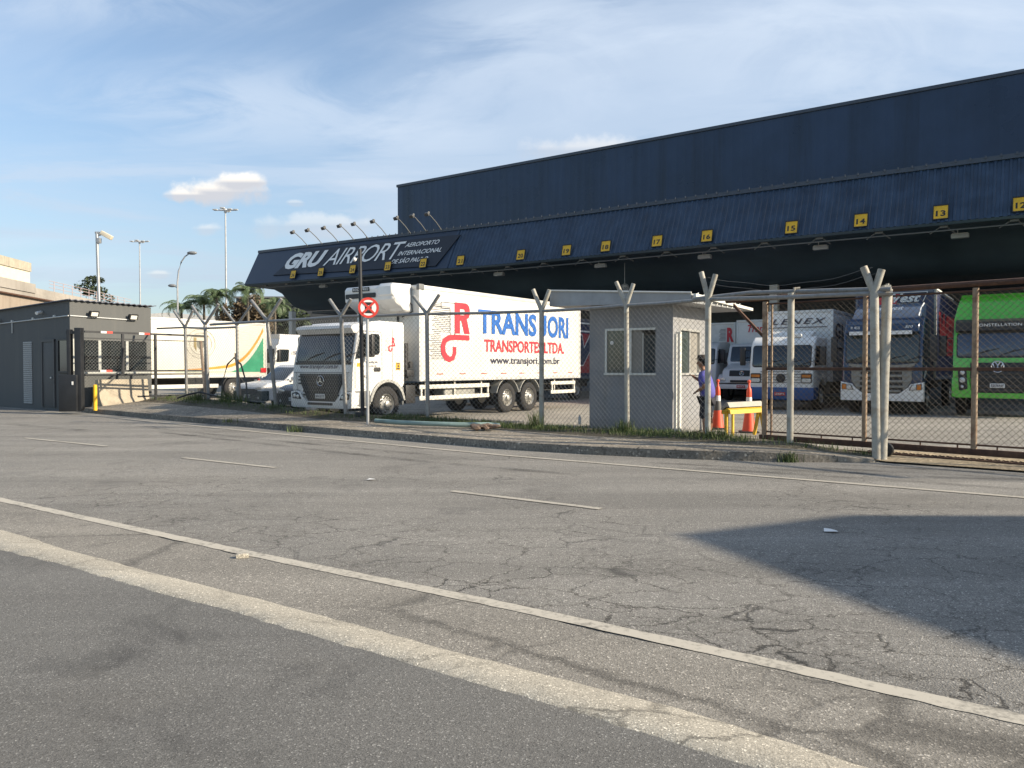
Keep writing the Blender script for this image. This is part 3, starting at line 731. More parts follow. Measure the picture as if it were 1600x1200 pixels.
def hook(f, y0, z0, w, h, m, parent, t=.008):
    # stylised hook: bar along the top, bowl on the left, tip turned up
    c = [(1.0, .83), (.50, .83), (.30, .80), (.17, .70), (.12, .52), (.14, .32), (.22, .17), (.34, .11), (.45, .17), (.50, .32), (.50, .52)]
    wd = [.17, .17, .18, .20, .22, .22, .21, .18, .17, .17, .17]
    mb = MB(); L, Rr = [], []
    P = [V((y0+w*a, z0+h*b)) for a, b in c]
    for i, p in enumerate(P):
        d = (P[min(i+1, len(P)-1)]-P[max(i-1, 0)]).normalized(); n = V((-d.y, d.x)); hw = wd[i]*h*.5
        L.append(mb.bm.verts.new(f.p(*(p+n*hw), t))); Rr.append(mb.bm.verts.new(f.p(*(p-n*hw), t)))
    for i in range(len(P)-1): mb.bm.faces.new((L[i], L[i+1], Rr[i+1], Rr[i]))
    return mb.build('logo_hook', m, parent, smooth=False)
hook(S, 1.36, 2.02, .30, .22, redtext, tk); text('R', S, 1.52, 2.22, .14, .22, redtext, tk, 0, .03, 1, .008)
def slines(mb):
    for k in range(9): mb.box(1.22+.05*(k % 3), 1.40, 2.06+.042*k, 2.066+.042*k, .004, .006, f=S)
part('logo_lines', darktext, tk, slines)
part('sticker', yellow, tk, lambda mb: (mb.box(1.68, 1.86, 1.50, 1.72, .002, .006, f=S), mb.box(.16, .36, 1.60, 1.70, .002, .006, f=S)))
part('sticker_print', darktext, tk, lambda mb: (mb.box(1.70, 1.84, 1.52, 1.56, .006, .009, f=S), mb.box(1.70, 1.84, 1.67, 1.70, .006, .009, f=S), mb.box(1.74, 1.80, 1.585, 1.645, .006, .009, f=S)))
text('TRANSJORI', S, .46, 1.68, .48, .07, darktext, tk, 0, .01); text('TRANSPORTES', S, .48, 1.59, .42, .045, darktext, tk)
text('2428', S, .34, 1.29, .26, .075, darktext, tk, .2, .0)
text('www.transjori.com.br', front(-.006, 1.49), -.92, .02, 1.62, .16, darktext, tk, .1, .022, 1, .02)
# box
boxm = ribbed('box_panel', (.66, .65, .61), 2, .16, .38, .35, .05, .30)
cb = cargo(tk, 2.62, 12.15, 1.18, 4.03, 1.30, boxm, mat('box_trim', (.60, .595, .57), .4, .2))
T = side(1.302)
text('TRANS', T, 5.50, 2.70, 3.48, .81, bluetext, cb, 0, .034, 1.0, .014); text('J', T, 9.16, 2.70, .50, .81, bluetext, cb, 0, .05, 1, .014); text('ORI', T, 9.74, 2.69, 1.50, .83, bluetext, cb, 0, .034, 1.0, .014)
text('TRANSPORTES LTDA.', T, 5.82, 2.10, 5.10, .42, redtext, cb, 0, .022, 1.0, .014)
text('www.transjori.com.br', T, 6.15, 1.62, 4.45, .33, darktext, cb, 0, .015, 1.0, .014)
def bigR(mb):
    f = T; z = .014
    def q(pts): mb.face([f.p(4.28+.76*a, 2.66+.98*b, z) for a, b in pts])
    q([(0, 0), (.34, 0), (.34, .42), (.34, .60), (.34, .80), (.34, 1), (0, 1)])
    q([(.34, .80), (.62, .80), (.66, .78), (.96, .90), (.86, .97), (.72, 1), (.34, 1)])
    q([(.66, .78), (.68, .72), (.66, .63), (.62, .60), (.80, .48), (.94, .54), (1, .64), (1, .80), (.96, .90)])
    q([(.34, .42), (.44, .42), (.80, .48), (.62, .60), (.34, .60)])
    q([(.44, .42), (.64, 0), (1, 0), (.80, .48)])
part('logo_letter', redtext, cb, bigR, smooth=False)
hook(T, 3.52, 1.72, 1.50, .98, redtext, cb, .014)
def biglines(mb):
    rnd = random.Random(3)
    for k in range(30):
        z = 1.84+.056*k; left = 3.02+.42*abs(((k*7) % 11)/11-.3); right = 4.06 if k > 14 else 3.72-.01*k
        if k > 14: left += .12
        mb.box(left, right, z, z+.011, .010, .014, f=T)
    mb.box(4.05, 4.064, 2.60, 3.43, .010, .014, f=T)
    mb.box(3.62, 4.3, 3.60, 3.614, .010, .014, f=T); mb.box(3.62, 3.634, 3.42, 3.61, .010, .014, f=T); mb.box(3.62, 4.06, 3.42, 3.434, .010, .014, f=T)
    for k in range(3): mb.box(3.14+.05*k, 3.62, 3.45+.055*k, 3.461+.055*k, .010, .014, f=T)
    mb.box(4.26, 4.28, 2.58, 2.66, .01, .014, f=T)
part('logo_lines', darktext, cb, biglines)
def marks(mb):
    for k in range(8): mb.box(3.4+1.12*k, 3.72+1.12*k, 1.36, 1.39, .004, .009, f=T)
part('reflective_tape', mat('tape_red', (.42, .10, .07), .4), cb, marks)
part('corner_plate', greyp, cb, lambda mb: mb.box(1.22, 1.335, 2.58, 2.82, 3.90, 4.08, bv=.02))
# refrigeration unit on the front bulkhead
def reefer(mb):
    mb.prism(side(-1.02), [(2.60, 3.20), (2.30, 3.22), (1.92, 3.50), (1.78, 3.58), (1.76, 3.92), (1.84, 4.02), (2.60, 4.04)], 0, 2.04, .10, 3)
ru = part('cooling_unit', white, tk, reefer)
part('vent', black, ru, lambda mb: mb.prism(front(1.752, 3.66), rr(-.92, .35, 0, .14, .03), 0, .012))
part('badge', black, ru, lambda mb: mb.prism(front(1.752, 3.86), rr(-.62, .10, 0, .12, .02), 0, .012))
text('RODOFRIO', front(1.752, 3.875), -.58, 0.01, .64, .075, signwhite, ru, 0, .01, 1, .016)
text('FRIGO', side(1.02), 2.22, 3.66, .26, .06, darktext, ru, .3, .01, 1, .008)
part('cowl', white, ru, lambda mb: mb.prism(side(.45), [(2.58, 3.24), (2.22, 3.26), (1.86, 3.62), (1.72, 3.72), (1.72, 3.96), (1.82, 4.06), (2.58, 4.08)], 0, .585, .07, 3))
part('drain_pipe', black, ru, lambda mb: (mb.cyl((.55, 2.5, 3.24), (.55, 2.5, 2.6), .04, n=8), mb.tube([(.9, 2.56, 3.6), (1.12, 2.5, 3.45), (1.15, 2.5, 3.25), (.7, 2.52, 3.1)], .018, 6)))
part('air_stack', black, tk, lambda mb: (mb.cyl((1.0, 2.32, 1.2), (1.0, 2.32, 2.3), .10, n=10), mb.cyl((1.12, 2.42, 1.55), (1.12, 2.42, 1.75), .07, n=8), mb.box(.9, 1.2, 2.2, 2.5, 1.3, 1.5, bv=.03)))
chassis(tk, .8, 11.9, .66)
# side guard
guard_m = mat('guard_white', (.62, .60, .54), .5, var=.06, dirt=.3)
def guard(mb, ya, yb):
    if True:
        for z in (.58, .92): mb.box(1.20, 1.24, ya, yb, z, z+.13, bv=.01)
        for y in (ya+.06, yb-.1): mb.box(1.19, 1.235, y, y+.07, .58, 1.05)
    y = ya+.3
    while y < yb: mb.box(1.15, 1.192, y, y+.05, .60, 1.2); y += 1.4
for ya_, yb_ in ((2.70, 6.20), (10.1, 11.9)): part('side_guard', guard_m, tk, lambda mb: guard(mb, ya_, yb_))
part('fuel_tank', mat('tank_steel', (.34, .34, .32), .45, .4), tk, lambda mb: mb.box(.62, 1.12, 4.0, 5.6, .52, 1.05, bv=.12, seg=4))
part('battery_box', black, tk, lambda mb: mb.box(.6, 1.15, 2.2, 2.62, .5, 1.05, bv=.03))
def rf(mb):
    for s in (1, -1):
        for yc in (7.28, 8.66):
            mb.prism(side(s*1.08), arch(yc, .52, .70, 15, 165, 14)+arch(yc, .52, .67, 165, 15, 14), -.14, .16)
part('mudguard', mat('mudguard_grey', (.30, .30, .28), .6), tk, rf)
wheels(tk, (1.33, 7.28, 8.66))
part('mud_flap', rubber, tk, lambda mb: mb.box(.7, 1.22, 9.40, 9.43, .35, 1.0))

# ---- generic forward-control cab for the other trucks
def cabover(root, m, zr, hw=1.2, win=(1.75, 2.5), rake=.12, bump_m=None, gr=None, depth=2.0, roof=(), ry=None, hl=None, glassm=None, zb=.42):
    z0, z1 = win
    p = [(.05, zb), (0, zb+.1), (-.02, 1.0), (0, z0-.05), (rake*.1, z0), (rake, z1), (rake+.08, z1+.12)] + list(roof) + [(rake+.35, zr), (depth-.05, zr), (depth, zr-.08), (depth, 1.05), (depth-.1, .98)]
    n0 = len(p)
    p += arch(1.32, .52, .64, 36, 176, 10) + [(.6, zb)]
    cab_shell(root, p, hw, m, .08, skip=range(n0-2, len(p)-1))
    f = Fr((0, rake*.1-.004, z0), X, V((0, rake*.9, z1-z0))); h = math.hypot(rake*.9, z1-z0)
    part('windscreen', glassm or glass, root, lambda mb: mb.prism(f, rr(-hw+.12, hw-.12, .02, h-.01, .09), -.02, .012, .006))
    part('seal', black, root, lambda mb: mb.prism(f, rr(-hw+.09, hw-.09, -.02, h+.02, .1), -.03, .004))
    wipers(root, f, hw*1.8)
    for s in (1, -1):
        part('side_window', glass, root, lambda mb: mb.prism(side(s*hw+(.0 if s > 0 else -.008)), [(.16, z0+.03), (1.0, z0+.08), (1.05, z1-.06), (.98, z1-.01), (.34, z1-.01)], -.02, .008, .005))
    mirrors(root, .15, z0+.05, z1-z0-.1, hw)
    return f

# ---- left: white box truck with orange and green swoosh
t2 = thing('box_truck', 'white box truck with orange and green swoosh, partly behind the grey guard house', 'truck', (-20.0, 34.2, .02), TRZ)
cabover(t2, white, 2.85, 1.2)
cream = ribbed('cream_panel', (.64, .61, .52), 1, 1.1, .4, .2, .04, .10)
c2b = cargo(t2, 2.75, 9.9, 1.08, 3.92, 1.28, cream, mat('box_trim', (.60, .595, .57), .4, .2))
chassis(t2, .8, 9.7, .66); wheels(t2, (1.32, 7.9))
Q = side(1.283)
def curve_pts(n=24):
    return [(4.6+5.1*k/n, 1.42+.42*(k/n)**2.0+1.65*max(0, (k/n-.55)/.45)**2.2) for k in range(n+1)]
cp = curve_pts()
def green(mb):
    for (a, z), (b, w) in zip(cp, cp[1:]):
        mb.face([Q.p(a, 1.34, .010), Q.p(b, 1.34, .010), Q.p(b, max(1.36, w-.14-.16*(b-4.6)/5), .010), Q.p(a, max(1.35, z-.14-.16*(a-4.6)/5), .010)])
part('swoosh_green', mat('swoosh_green', (.02, .26, .13), .45), c2b, green, smooth=False)
def orange(mb):
    for (a, z), (b, w) in zip(cp, cp[1:]):
        ta, tb = .03+.20*(a-4.6)/5.1, .03+.20*(b-4.6)/5.1
        mb.face([Q.p(a, z, .014), Q.p(b, w, .014), Q.p(b, w+tb, .014), Q.p(a, z+ta, .014)])
part('swoosh_orange', mat('swoosh_orange', (.62, .27, .02), .45), c2b, orange, smooth=False)
gold = mat('crest_gold', (.34, .25, .07), .5); olive = mat('crest_olive', (.20, .20, .15), .5)
def crest(mb):
    for r in (.60, .80): mb.tube([Q.p(6.0+r*math.cos(R(a)), 2.75+r*.9*math.sin(R(a)), .01) for a in range(0, 361, 10)], .008, 4)
    mb.prism(Q, [(5.8, 2.9), (5.8, 2.62), (6.0, 2.42), (6.2, 2.62), (6.2, 2.9)], .008, .013)
part('crest', olive, c2b, crest)
part('crest_shield', gold, c2b, lambda mb: (mb.prism(Q, [(5.62, 3.05), (5.62, 2.6), (5.76, 2.4), (5.76, 3.05)], .008, .015), mb.prism(Q, [(6.24, 3.05), (6.24, 2.4), (6.38, 2.6), (6.38, 3.05)], .008, .015), mb.box(5.6, 6.4, 3.08, 3.16, .008, .015, f=Q)))
part('bracket', greyp, c2b, lambda mb: (mb.box(2.95, 3.2, 3.66, 3.71, .004, .012, f=Q), mb.box(2.95, 3.0, 3.5, 3.7, .004, .012, f=Q)))
part('side_guard', guard_m, t2, lambda mb: mb.box(1.20, 1.24, 2.8, 7.0, .55, .74, bv=.01))
part('ladder', steel, t2, lambda mb: [mb.cyl((1.2, 2.42, z), (1.2, 2.72, z), .014, n=5) for z in (1.2, 1.5, 1.8, 2.1, 2.4, 2.7, 3.0)] + [mb.cyl((1.2, y, 1.0), (1.2, y, 3.4), .02, n=6) for y in (2.42, 2.72)])
part('tail_light', tail, t2, lambda mb: (mb.box(1.29, 1.33, 9.5, 9.86, 1.30, 1.55, bv=.02), mb.box(1.12, 1.26, 9.4, 9.9, .86, .98, bv=.02)))
part('mudguard', black, t2, lambda mb: mb.prism(side(.95), arch(7.9, .52, .68, 10, 170, 12)+arch(7.9, .52, .64, 170, 10, 12), 0, .3))

# ---- white high-roof tractor behind the cars, number 106
t3 = thing('tractor_truck', 'white high roof truck cab numbered 106 between swoosh truck and refrigerated truck', 'truck', (-14.2, 43.4, .02), TRZ)
cabover(t3, white, 3.45, 1.22, (1.85, 2.6), .14, roof=((.26, 2.9), (.55, 3.2)), depth=2.2)
for s in ('106',): text(s, side(1.224), 1.30, 2.32, .42, .20, darktext, t3, 0, .02, 1, .008)
text('1634', front(.29, 2.86, .85), -.7, .05, .6, .16, darktext, t3, .3, .01, 1, .06)
part('bumper', whitedull, t3, lambda mb: mb.box(-1.22, 1.22, -.08, .2, .42, .85, bv=.05))
part('grille', black, t3, lambda mb: mb.prism(front(-.024, .95), rr(-.9, .9, 0, .6, .06), 0, .02, .01))
part('fairing', whitedull, t3, lambda mb: mb.box(.95, 1.2, 2.3, 3.2, .6, 3.1, bv=.05))
chassis(t3, .8, 6.5, .6); wheels(t3, (1.32, 4.9, 6.2))
part('step', black, t3, lambda mb: mb.box(1.0, 1.24, .1, .65, .45, .95, bv=.03))

# ---- truck with red and navy livery behind the refrigerated truck
t4 = thing('box_truck', 'box truck in red and navy livery glimpsed between refrigerated truck and guard booth', 'truck', (-2.44, 31.9, .02), TRZ)
cabover(t4, mat('navy_paint', (.015, .022, .06), .3, coat=.5), 2.9)
navybox = mat('navy_box', (.02, .028, .075), .4, var=.1)
c4 = cargo(t4, 2.6, 12.5, 1.05, 3.95, 1.28, navybox, mat('box_trim_dark', (.10, .11, .14), .4))
Q4 = side(1.283)
def livery(mb):
    mb.face([Q4.p(2.75, 1.3, .01), Q4.p(12.3, 1.3, .01), Q4.p(12.3, 3.25, .01), Q4.p(2.75, 3.25, .01)])
part('livery_red', mat('livery_red', (.36, .03, .04), .45), c4, livery, smooth=False)
part('livery_white', signwhite, c4, lambda mb: (mb.box(2.75, 12.3, 3.72, 3.80, .004, .010, f=Q4), mb.box(2.75, 12.3, 3.32, 3.40, .004, .010, f=Q4)))
text('W', Q4, 7.75, 1.7, 3.4, 1.45, navybox, c4, .2, .06, .9, .024); text('W', Q4, 7.66, 1.64, 3.58, 1.57, signwhite, c4, .2, .085, .9, .018)
chassis(t4, .8, 10.3, .6); wheels(t4, (1.32, 8.0))
part('side_guard', black, t4, lambda mb: mb.box(1.18, 1.24, 2.8, 6.9, .5, .9, bv=.01))
part('bumper', black, t4, lambda mb: mb.box(-1.2, 1.2, -.08, .2, .4, .9, bv=.05))

# ---- sister truck with R logo, behind the guard booth
t5 = thing('box_truck', 'white box truck with small red letter R, mostly hidden behind the guard booth', 'truck', (9.1, 38.7, .02), TRZ)
cabover(t5, white, 2.85, 1.2)
c5 = cargo(t5, 2.5, 7.5, 1.1, 3.9, 1.28, whitedull, mat('box_trim', (.60, .595, .57), .4, .2))
part('bumper', whitedull, t5, lambda mb: mb.box(-1.22, 1.22, -.08, .2, .42, .85, bv=.05))
part('grille', black, t5, lambda mb: mb.prism(front(-.024, .9), rr(-.85, .85, 0, .55, .06), 0, .02, .01))
text('R', front(2.479, 0), .85, 2.9, .36, .75, redtext, c5, 0, .05, 1, .01); None
part('logo_lines', darktext, c5, lambda mb: [mb.box(.42+.04*(k % 3), .78, 3.0+.07*k, 3.02+.07*k, .004, .008, f=front(2.479, 0)) for k in range(9)])
chassis(t5, .8, 7.3, .6); wheels(t5, (1.32, 6.0))
part('step', black, t5, lambda mb: mb.box(1.0, 1.23, .1, .62, .45, .95, bv=.03))

# ---- bonneted white truck
t6 = thing('box_truck', 'white bonneted truck with Transfer lettering on its box, behind the traffic cones', 'truck', (10.75, 36.0, .02), TRZ)
def hood(mb):
    mb.prism(side(-1.0), [(.02, .62), (0, 1.12), (.10, 1.42), (.35, 1.56), (1.25, 1.80), (1.25, .7), (1.10, .62)], 0, 2.0, .13, 4)
h6 = part('bonnet', white, t6, hood, ang=50)
cabp = [(1.20, .7), (1.20, 1.78), (1.24, 1.84), (1.52, 2.62), (1.66, 2.74), (2.75, 2.76), (2.85, 2.66), (2.85, 1.0)]
cab_shell(t6, cabp, 1.14, white, .09)
f6 = Fr((0, 1.236, 1.85), X, V((0, .27, .75)))
part('windscreen', glass, t6, lambda mb: mb.prism(f6, rr(-1.0, 1.0, .01, .79, .08), -.02, .012, .006)); wipers(t6, f6, 1.9)
for s in (1, -1): part('side_window', glass, t6, lambda mb: mb.prism(side(s*1.14+(0 if s > 0 else -.008)), [(1.50, 1.88), (2.4, 1.88), (2.4, 2.58), (1.72, 2.58)], -.02, .008, .005))
def g6(mb):
    f = front(.045, 1.14, .20); mb.prism(f, rr(-.62, .62, 0, .30, .04), -.02, .035, .01)
    for z in (.07, .15, .23): mb.box(-.58, .58, z-.014, z+.014, .03, .05, f=f)
gg = part('grille', black, t6, g6)
def star6(mb):
    f = front(.03, 1.29, .2); mb.tube([f.p(.10*math.cos(R(a)), .10*math.sin(R(a)), .06) for a in range(0, 361, 15)], .012, 5)
    for a in (90, 210, 330): mb.cyl(f.p(0, 0, .06), f.p(.1*math.cos(R(a)), .1*math.sin(R(a)), .06), .010, n=5)
part('emblem', mat('chrome', (.65, .66, .67), .2, .9), gg, star6)
for s in (1, -1):
    part('wing', white, t6, lambda mb: mb.prism(side(s*.92-.26), [(.0, .62), (-.02, 1.0), (.2, 1.22), (.7, 1.30), (1.3, 1.24), (1.55, 1.0)]+arch(.98, .50, .58, 40, 150, 8), 0, .52, .05, 3), ang=50)
    part('headlight', headl, t6, lambda mb: mb.prism(front(-.01, .92), rr(s*.93-.16, s*.93+.16, 0, .16, .04), 0, .03, .01))
part('bumper', white, t6, lambda mb: (mb.box(-1.2, 1.2, -.14, .12, .56, .78, bv=.05)))
part('bumper_trim', black, t6, lambda mb: (mb.box(-1.14, 1.14, -.04, .02, .80, .85), mb.prism(front(-.03, .88), rr(-.55, .55, 0, .1, .03), 0, .02)))
number_plate(t6, front(-.145, .68), 'GRU4C21', platered, signwhite)
mirrors(t6, 1.45, 1.75, .55, 1.12, black, .16)
c6 = cargo(t6, 3.0, 8.2, 1.05, 3.95, 1.28, whitedull, mat('box_trim', (.60, .595, .57), .4, .2))
F6 = front(2.979, 0)
text('Transfer', F6, -.72, 3.34, 1.5, .38, redtext, c6, .3, .02, 1, .010)
part('logo_ring', redtext, c6, lambda mb: mb.tube([F6.p(-.5+.10*math.cos(R(a)), 3.68+.10*math.sin(R(a)), .01) for a in range(0, 361, 20)], .018, 4))
chassis(t6, .9, 8.0, .62); wheels(t6, (1.0, 6.4), .5, 1.12)

# ---- white and blue forward-control truck in front of it
t7 = thing('box_truck', 'white and blue flat faced truck with a box lettered Lenex, behind the rusty gate', 'truck', (9.95, 28.5, .02), TRZ)
cabover(t7, whitedull, 2.72, 1.16, (1.60, 2.38), .16)
def blueb(mb): mb.prism(front(-.02, .38), [(-1.2, .05), (-1.1, 0), (1.1, 0), (1.2, .05), (1.2, .46), (-1.2, .46)], -.6, .10, .06)
part('bumper', mat('bumper_blue', (.015, .07, .22), .45, dirt=.3, dcol=(.05, .05, .06)), t7, blueb)
def louv(mb):
    for z in (1.02, 1.12, 1.22, 1.32, 1.42): mb.box(-.74, .74, z-.012, z+.012, 0, .02, f=front(-.024, 0))
part('grille', greyp, t7, louv)
part('badge', black, t7, lambda mb: mb.lathe((0, -.03, 1.18), -Y, [(.17, 0), (.16, .03), (0, .035)], 20))
for s in (1, -1):
    hh = part('headlight', black, t7, lambda mb: mb.prism(front(-.022, 1.0), rr(s*.92-.19, s*.92+.19, 0, .36, .04), 0, .02))
    part('lamp_glass', headl, hh, lambda mb: mb.prism(front(-.044, 1.03), rr(s*.92-.16, s*.92+.16, 0, .14, .03), 0, .02))
    part('indicator', amber, hh, lambda mb: mb.prism(front(-.044, 1.21), rr(s*.92-.16, s*.92+.16, 0, .10, .02), 0, .02))
number_plate(t7, front(-.125, .60), 'LZK3F76', platered, signwhite)
c7 = cargo(t7, 2.35, 9.6, 1.05, 3.80, 1.28, whitedull, mat('box_trim', (.60, .595, .57), .4, .2))
F7 = front(2.329, 0)
text('LENEX', F7, -1.05, 3.28, 2.1, .22, darktext, c7, .35, .02, 1.35, .010)
part('underline', darktext, c7, lambda mb: mb.box(-1.15, 1.08, 3.14, 3.17, .004, .010, f=F7))
text('GLENEX', side(1.283), 2.7, 2.7, 5.2, .62, darktext, c7, 0, .03, 1.2, .024)
part('underline', darktext, c7, lambda mb: mb.box(2.7, 6.8, 2.3, 2.36, .004, .022, f=side(1.283)))
part('roof_deflector', whitedull, t7, lambda mb: (mb.prism(side(-.8), [(.7, 2.70), (1.7, 2.70), (1.7, 2.98)], 0, 1.6, .02), mb.box(.35, .6, .4, .6, 2.7, 2.82, bv=.03)))
part('tool_box', mat('box_tan', (.22, .19, .15), .7), t7, lambda mb: mb.box(.7, 1.15, 2.5, 4.2, .55, 1.0, bv=.03))
chassis(t7, .8, 9.4, .6); wheels(t7, (1.25, 7.2), .5, 1.14)

# ---- dark blue truck with a grey grille
bluep = mat('truck_blue', (.010, .030, .075), .28, var=.08, coat=.7)
t8 = thing('box_truck', 'dark blue truck with grey slatted grille and white bumper behind the gate posts', 'truck', (12.35, 25.75, .12), TRZ)
smoke = mat('smoked_glass', (.03, .038, .036), .1, var=.3, spec=.8)
f8 = cabover(t8, bluep, 3.14, 1.22, (1.62, 2.58), .14, glassm=smoke)
part('sun_visor', bluep, t8, lambda mb: mb.prism(side(-1.12), [(.12, 2.60), (-.08, 2.66), (-.02, 2.92), (.32, 3.05), (.4, 2.7)], 0, 2.24, .05, 3))
part('visor_strip', signwhite, t8, lambda mb: mb.box(-1.0, .92, 0, .12, -.01, .04, f=front(-.05, 2.57)))
text('R 450', front(-.072, 2.74, .2), -.95, .03, .28, .09, signwhite, t8, 0, .01, 1, .01); text('500', front(-.072, 2.74, .2), .70, .03, .24, .09, signwhite, t8, .3, .01, 1, .01)
gr8 = mat('grille_grey', (.22, .215, .19), .5, var=.1)
def g8(mb):
    f = front(-.022, .60)
    mb.prism(f, [(-.72, .1), (-.5, 0), (.5, 0), (.72, .1), (.92, .45), (.92, .98), (-.92, .98), (-.92, .45)], 0, .03, .02)
g8o = part('grille', black, t8, g8)
def sl8(mb):
    f = front(-.022, .60)
    for z, w in ((.09, .60), (.24, .78), (.42, .88), (.60, .92), (.78, .93)): 
        mb.box(-w, w, z-.04, z+.04, .02, .07, f=f, bv=.02)
    for s in (1, -1): mb.prism(f, [(s*.92, .45), (s*.92, .92), (s*.62, .92), (s*.66, .12), (s*.74, .14)][::s], .018, .05, .01)
part('slats', gr8, g8o, sl8)
part('bonnet_panel', gr8, t8, lambda mb: mb.prism(front(-.03, 1.50), [(-1.0, .02), (-.7, -.03), (.7, -.03), (1.0, .02), (1.02, .12), (.5, .06), (-.5, .06), (-1.02, .12)], -.03, .05, .015))
def b8(mb):
    f = front(-.03, .36); mb.prism(f, [(-1.26, 0), (1.26, 0), (1.26, .64), (.88, .56), (.80, .40), (.56, .22), (-.56, .22), (-.80, .40), (-.88, .56), (-1.26, .64)], -.3, .06, .03)
part('bumper', whitedull, t8, b8)
for s in (1, -1):
    h8 = part('headlight', black, t8, lambda mb: mb.prism(front(-.092, .70), [(s*x, z) for x, z in ((.84, .02), (1.22, .04), (1.22, .24), (.92, .20))][::s], 0, .02, .01))
    part('lamp_glass', headl, h8, lambda mb: mb.prism(front(-.112, .72), [(s*x, z) for x, z in ((.88, .02), (1.06, .02), (1.06, .19), (.94, .17))][::s], 0, .015, .005))
    part('indicator', amber, h8, lambda mb: mb.prism(front(-.112, .72), [(s*x, z) for x, z in ((1.08, .02), (1.20, .03), (1.20, .20), (1.08, .19))][::s], 0, .015, .005))
defl = part('wind_deflector', bluep, t8, lambda mb: mb.prism(side(-1.08), [(.62, 3.12), (1.1, 3.5), (1.9, 3.72), (2.0, 3.6), (2.0, 3.12)], 0, 2.16, .08, 3), ang=50)
part('deflector_edge', signwhite, defl, lambda mb: mb.tube([(1.0, .72, 3.2), (1.02, 1.1, 3.48), (1.02, 1.8, 3.70)], .022, 6))
c8 = cargo(t8, 2.5, 11.0, 1.05, 4.22, 1.29, navybox, mat('box_trim_dark', (.10, .11, .14), .4))
F8 = front(2.478, 0)
part('logo_red', redtext, c8, lambda mb: mb.prism(F8, [(-.75, 3.72), (.02, 3.72), (.16, 4.10), (-.60, 4.10)], .004, .010))
text('West', F8, -.30, 3.80, 1.14, .32, signwhite, c8, .35, .03, 1, .014)
text('CARGO', F8, .05, 3.70, .62, .085, gold, c8, .3, .01, 1, .014)
part('logo_frame', signwhite, c8, lambda mb: [mb.cyl(F8.p(*a, .01), F8.p(*b, .01), .012, n=4) for a, b in (((-.85, 3.68), (-.66, 4.15)), ((-.66, 4.15), (1.05, 4.15)), ((1.05, 4.15), (.90, 3.80)))])
F8b = front(.98, 3.36, .75)
text('transwest', F8b, -.45, .06, .95, .14, signwhite, defl, .3, .01, 1, .07)
text('WEST', side(1.292), 3.4, 1.9, 6.5, 1.6, mat('livery_red', (.36, .03, .04), .45), c8, .15, .06, 1, .024)
part('corner_post', whitepost, c8, lambda mb: mb.box(1.26, 1.33, 2.46, 2.54, 1.1, 4.24))
part('roof_edge', whitedull, c8, lambda mb: mb.box(1.22, 1.32, 2.5, 8.0, 4.21, 4.27))
part('door_patch', signwhite, t8, lambda mb: mb.prism(side(1.224), [(.4, 1.1), (1.0, 1.3), (.95, 1.55), (.6, 1.42)], 0, .006))
chassis(t8, .8, 10.7, .6); wheels(t8, (1.32, 8.2))
part('step', bluep, t8, lambda mb: mb.box(1.0, 1.25, .1, .64, .42, .95, bv=.03))

# ---- lime green truck at the right edge
green_m = mat('truck_green', (.10, .46, .05), .28, var=.06, coat=.7)
t9 = thing('tractor_truck', 'lime green high roof truck at the right edge behind the gate', 'truck', (15.2, 24.1, .20), TRZ); t9.scale = (1, 1, 1.06)
f9 = cabover(t9, green_m, 3.52, 1.22, (1.62, 2.34), .10, roof=((.16, 2.60), (.22, 2.78), (.46, 3.26), (.62, 3.43)), glassm=mat('blue_glass', (.035, .05, .085), .12, var=.2, spec=.9), depth=2.2)
part('sun_visor', black, t9, lambda mb: mb.prism(side(-1.16), [(.10, 2.36), (-.10, 2.42), (-.08, 2.68), (.10, 2.76), (.26, 2.72), (.22, 2.36)], 0, 2.32, .05, 3))
text('CONSTELLATION', front(-.092, 2.50), -.62, .03, 1.24, .085, signwhite, t9, 0, .012, 1.05, .014)
def g9(mb): mb.prism(front(-.022, .52), [(-.70, .06), (-.62, 0), (.62, 0), (.70, .06), (.70, .46), (.74, .48), (.74, .94), (-.74, .94), (-.74, .48), (-.70, .46)], 0, .035, .02)
g9o = part('grille', black, t9, g9)
part('slats', mat('dark_slats', (.035, .035, .035), .45), g9o, lambda mb: [mb.box(-.64, .64, z-.03, z+.03, .03, .055, f=front(-.022, .52), bv=.012) for z in (.12, .24, .50, .62)])
def vw(mb):
    f = front(-.062, 1.34); ch = []
    mb.tube([f.p(.165*math.cos(R(a)), .165*math.sin(R(a))) for a in range(0, 361, 10)], .016, 6)
    for pts in ([(-.07, .14), (0, .03), (.07, .14)], [(-.13, .08), (-.06, -.12), (0, .0), (.06, -.12), (.13, .08)]):
        for a, b in zip(pts, pts[1:]): mb.cyl(f.p(*a), f.p(*b), .014, n=5)
part('emblem', mat('chrome', (.65, .66, .67), .2, .9), g9o, vw)
part('bumper', green_m, t9, lambda mb: (mb.prism(front(-.02, .40), [(-1.25, .03), (-1.1, 0), (1.1, 0), (1.25, .03), (1.25, .60), (.76, .60), (.72, .12), (-.72, .12), (-.76, .60), (-1.25, .60)], -.3, .06, .04, 3)))
for s in (1, -1):
    h9 = part('headlight', black, t9, lambda mb: mb.prism(front(-.082, .62), [(s*x, z) for x, z in ((.80, .06), (.98, 0), (1.04, .02), (1.08, .62), (.84, .66))][::s], 0, .02, .01))
    part('lamp_glass', headl, h9, lambda mb: [mb.lathe((s*.95, -.104, .62+z), -Y, [(r, 0), (r*.85, .025), (0, .035)], 14) for z, r in ((.12, .045), (.32, .085), (.54, .07))])
number_plate(t9, front(-.08, .78), 'EZU8A37', plate, darktext)
chassis(t9, .8, 6.5, .6); wheels(t9, (1.32, 5.2))
for q_ in t9.children:
    if q_.name.startswith('wheel'): q_.location.z -= .17; q_.scale = (1, 1, 1/1.06)
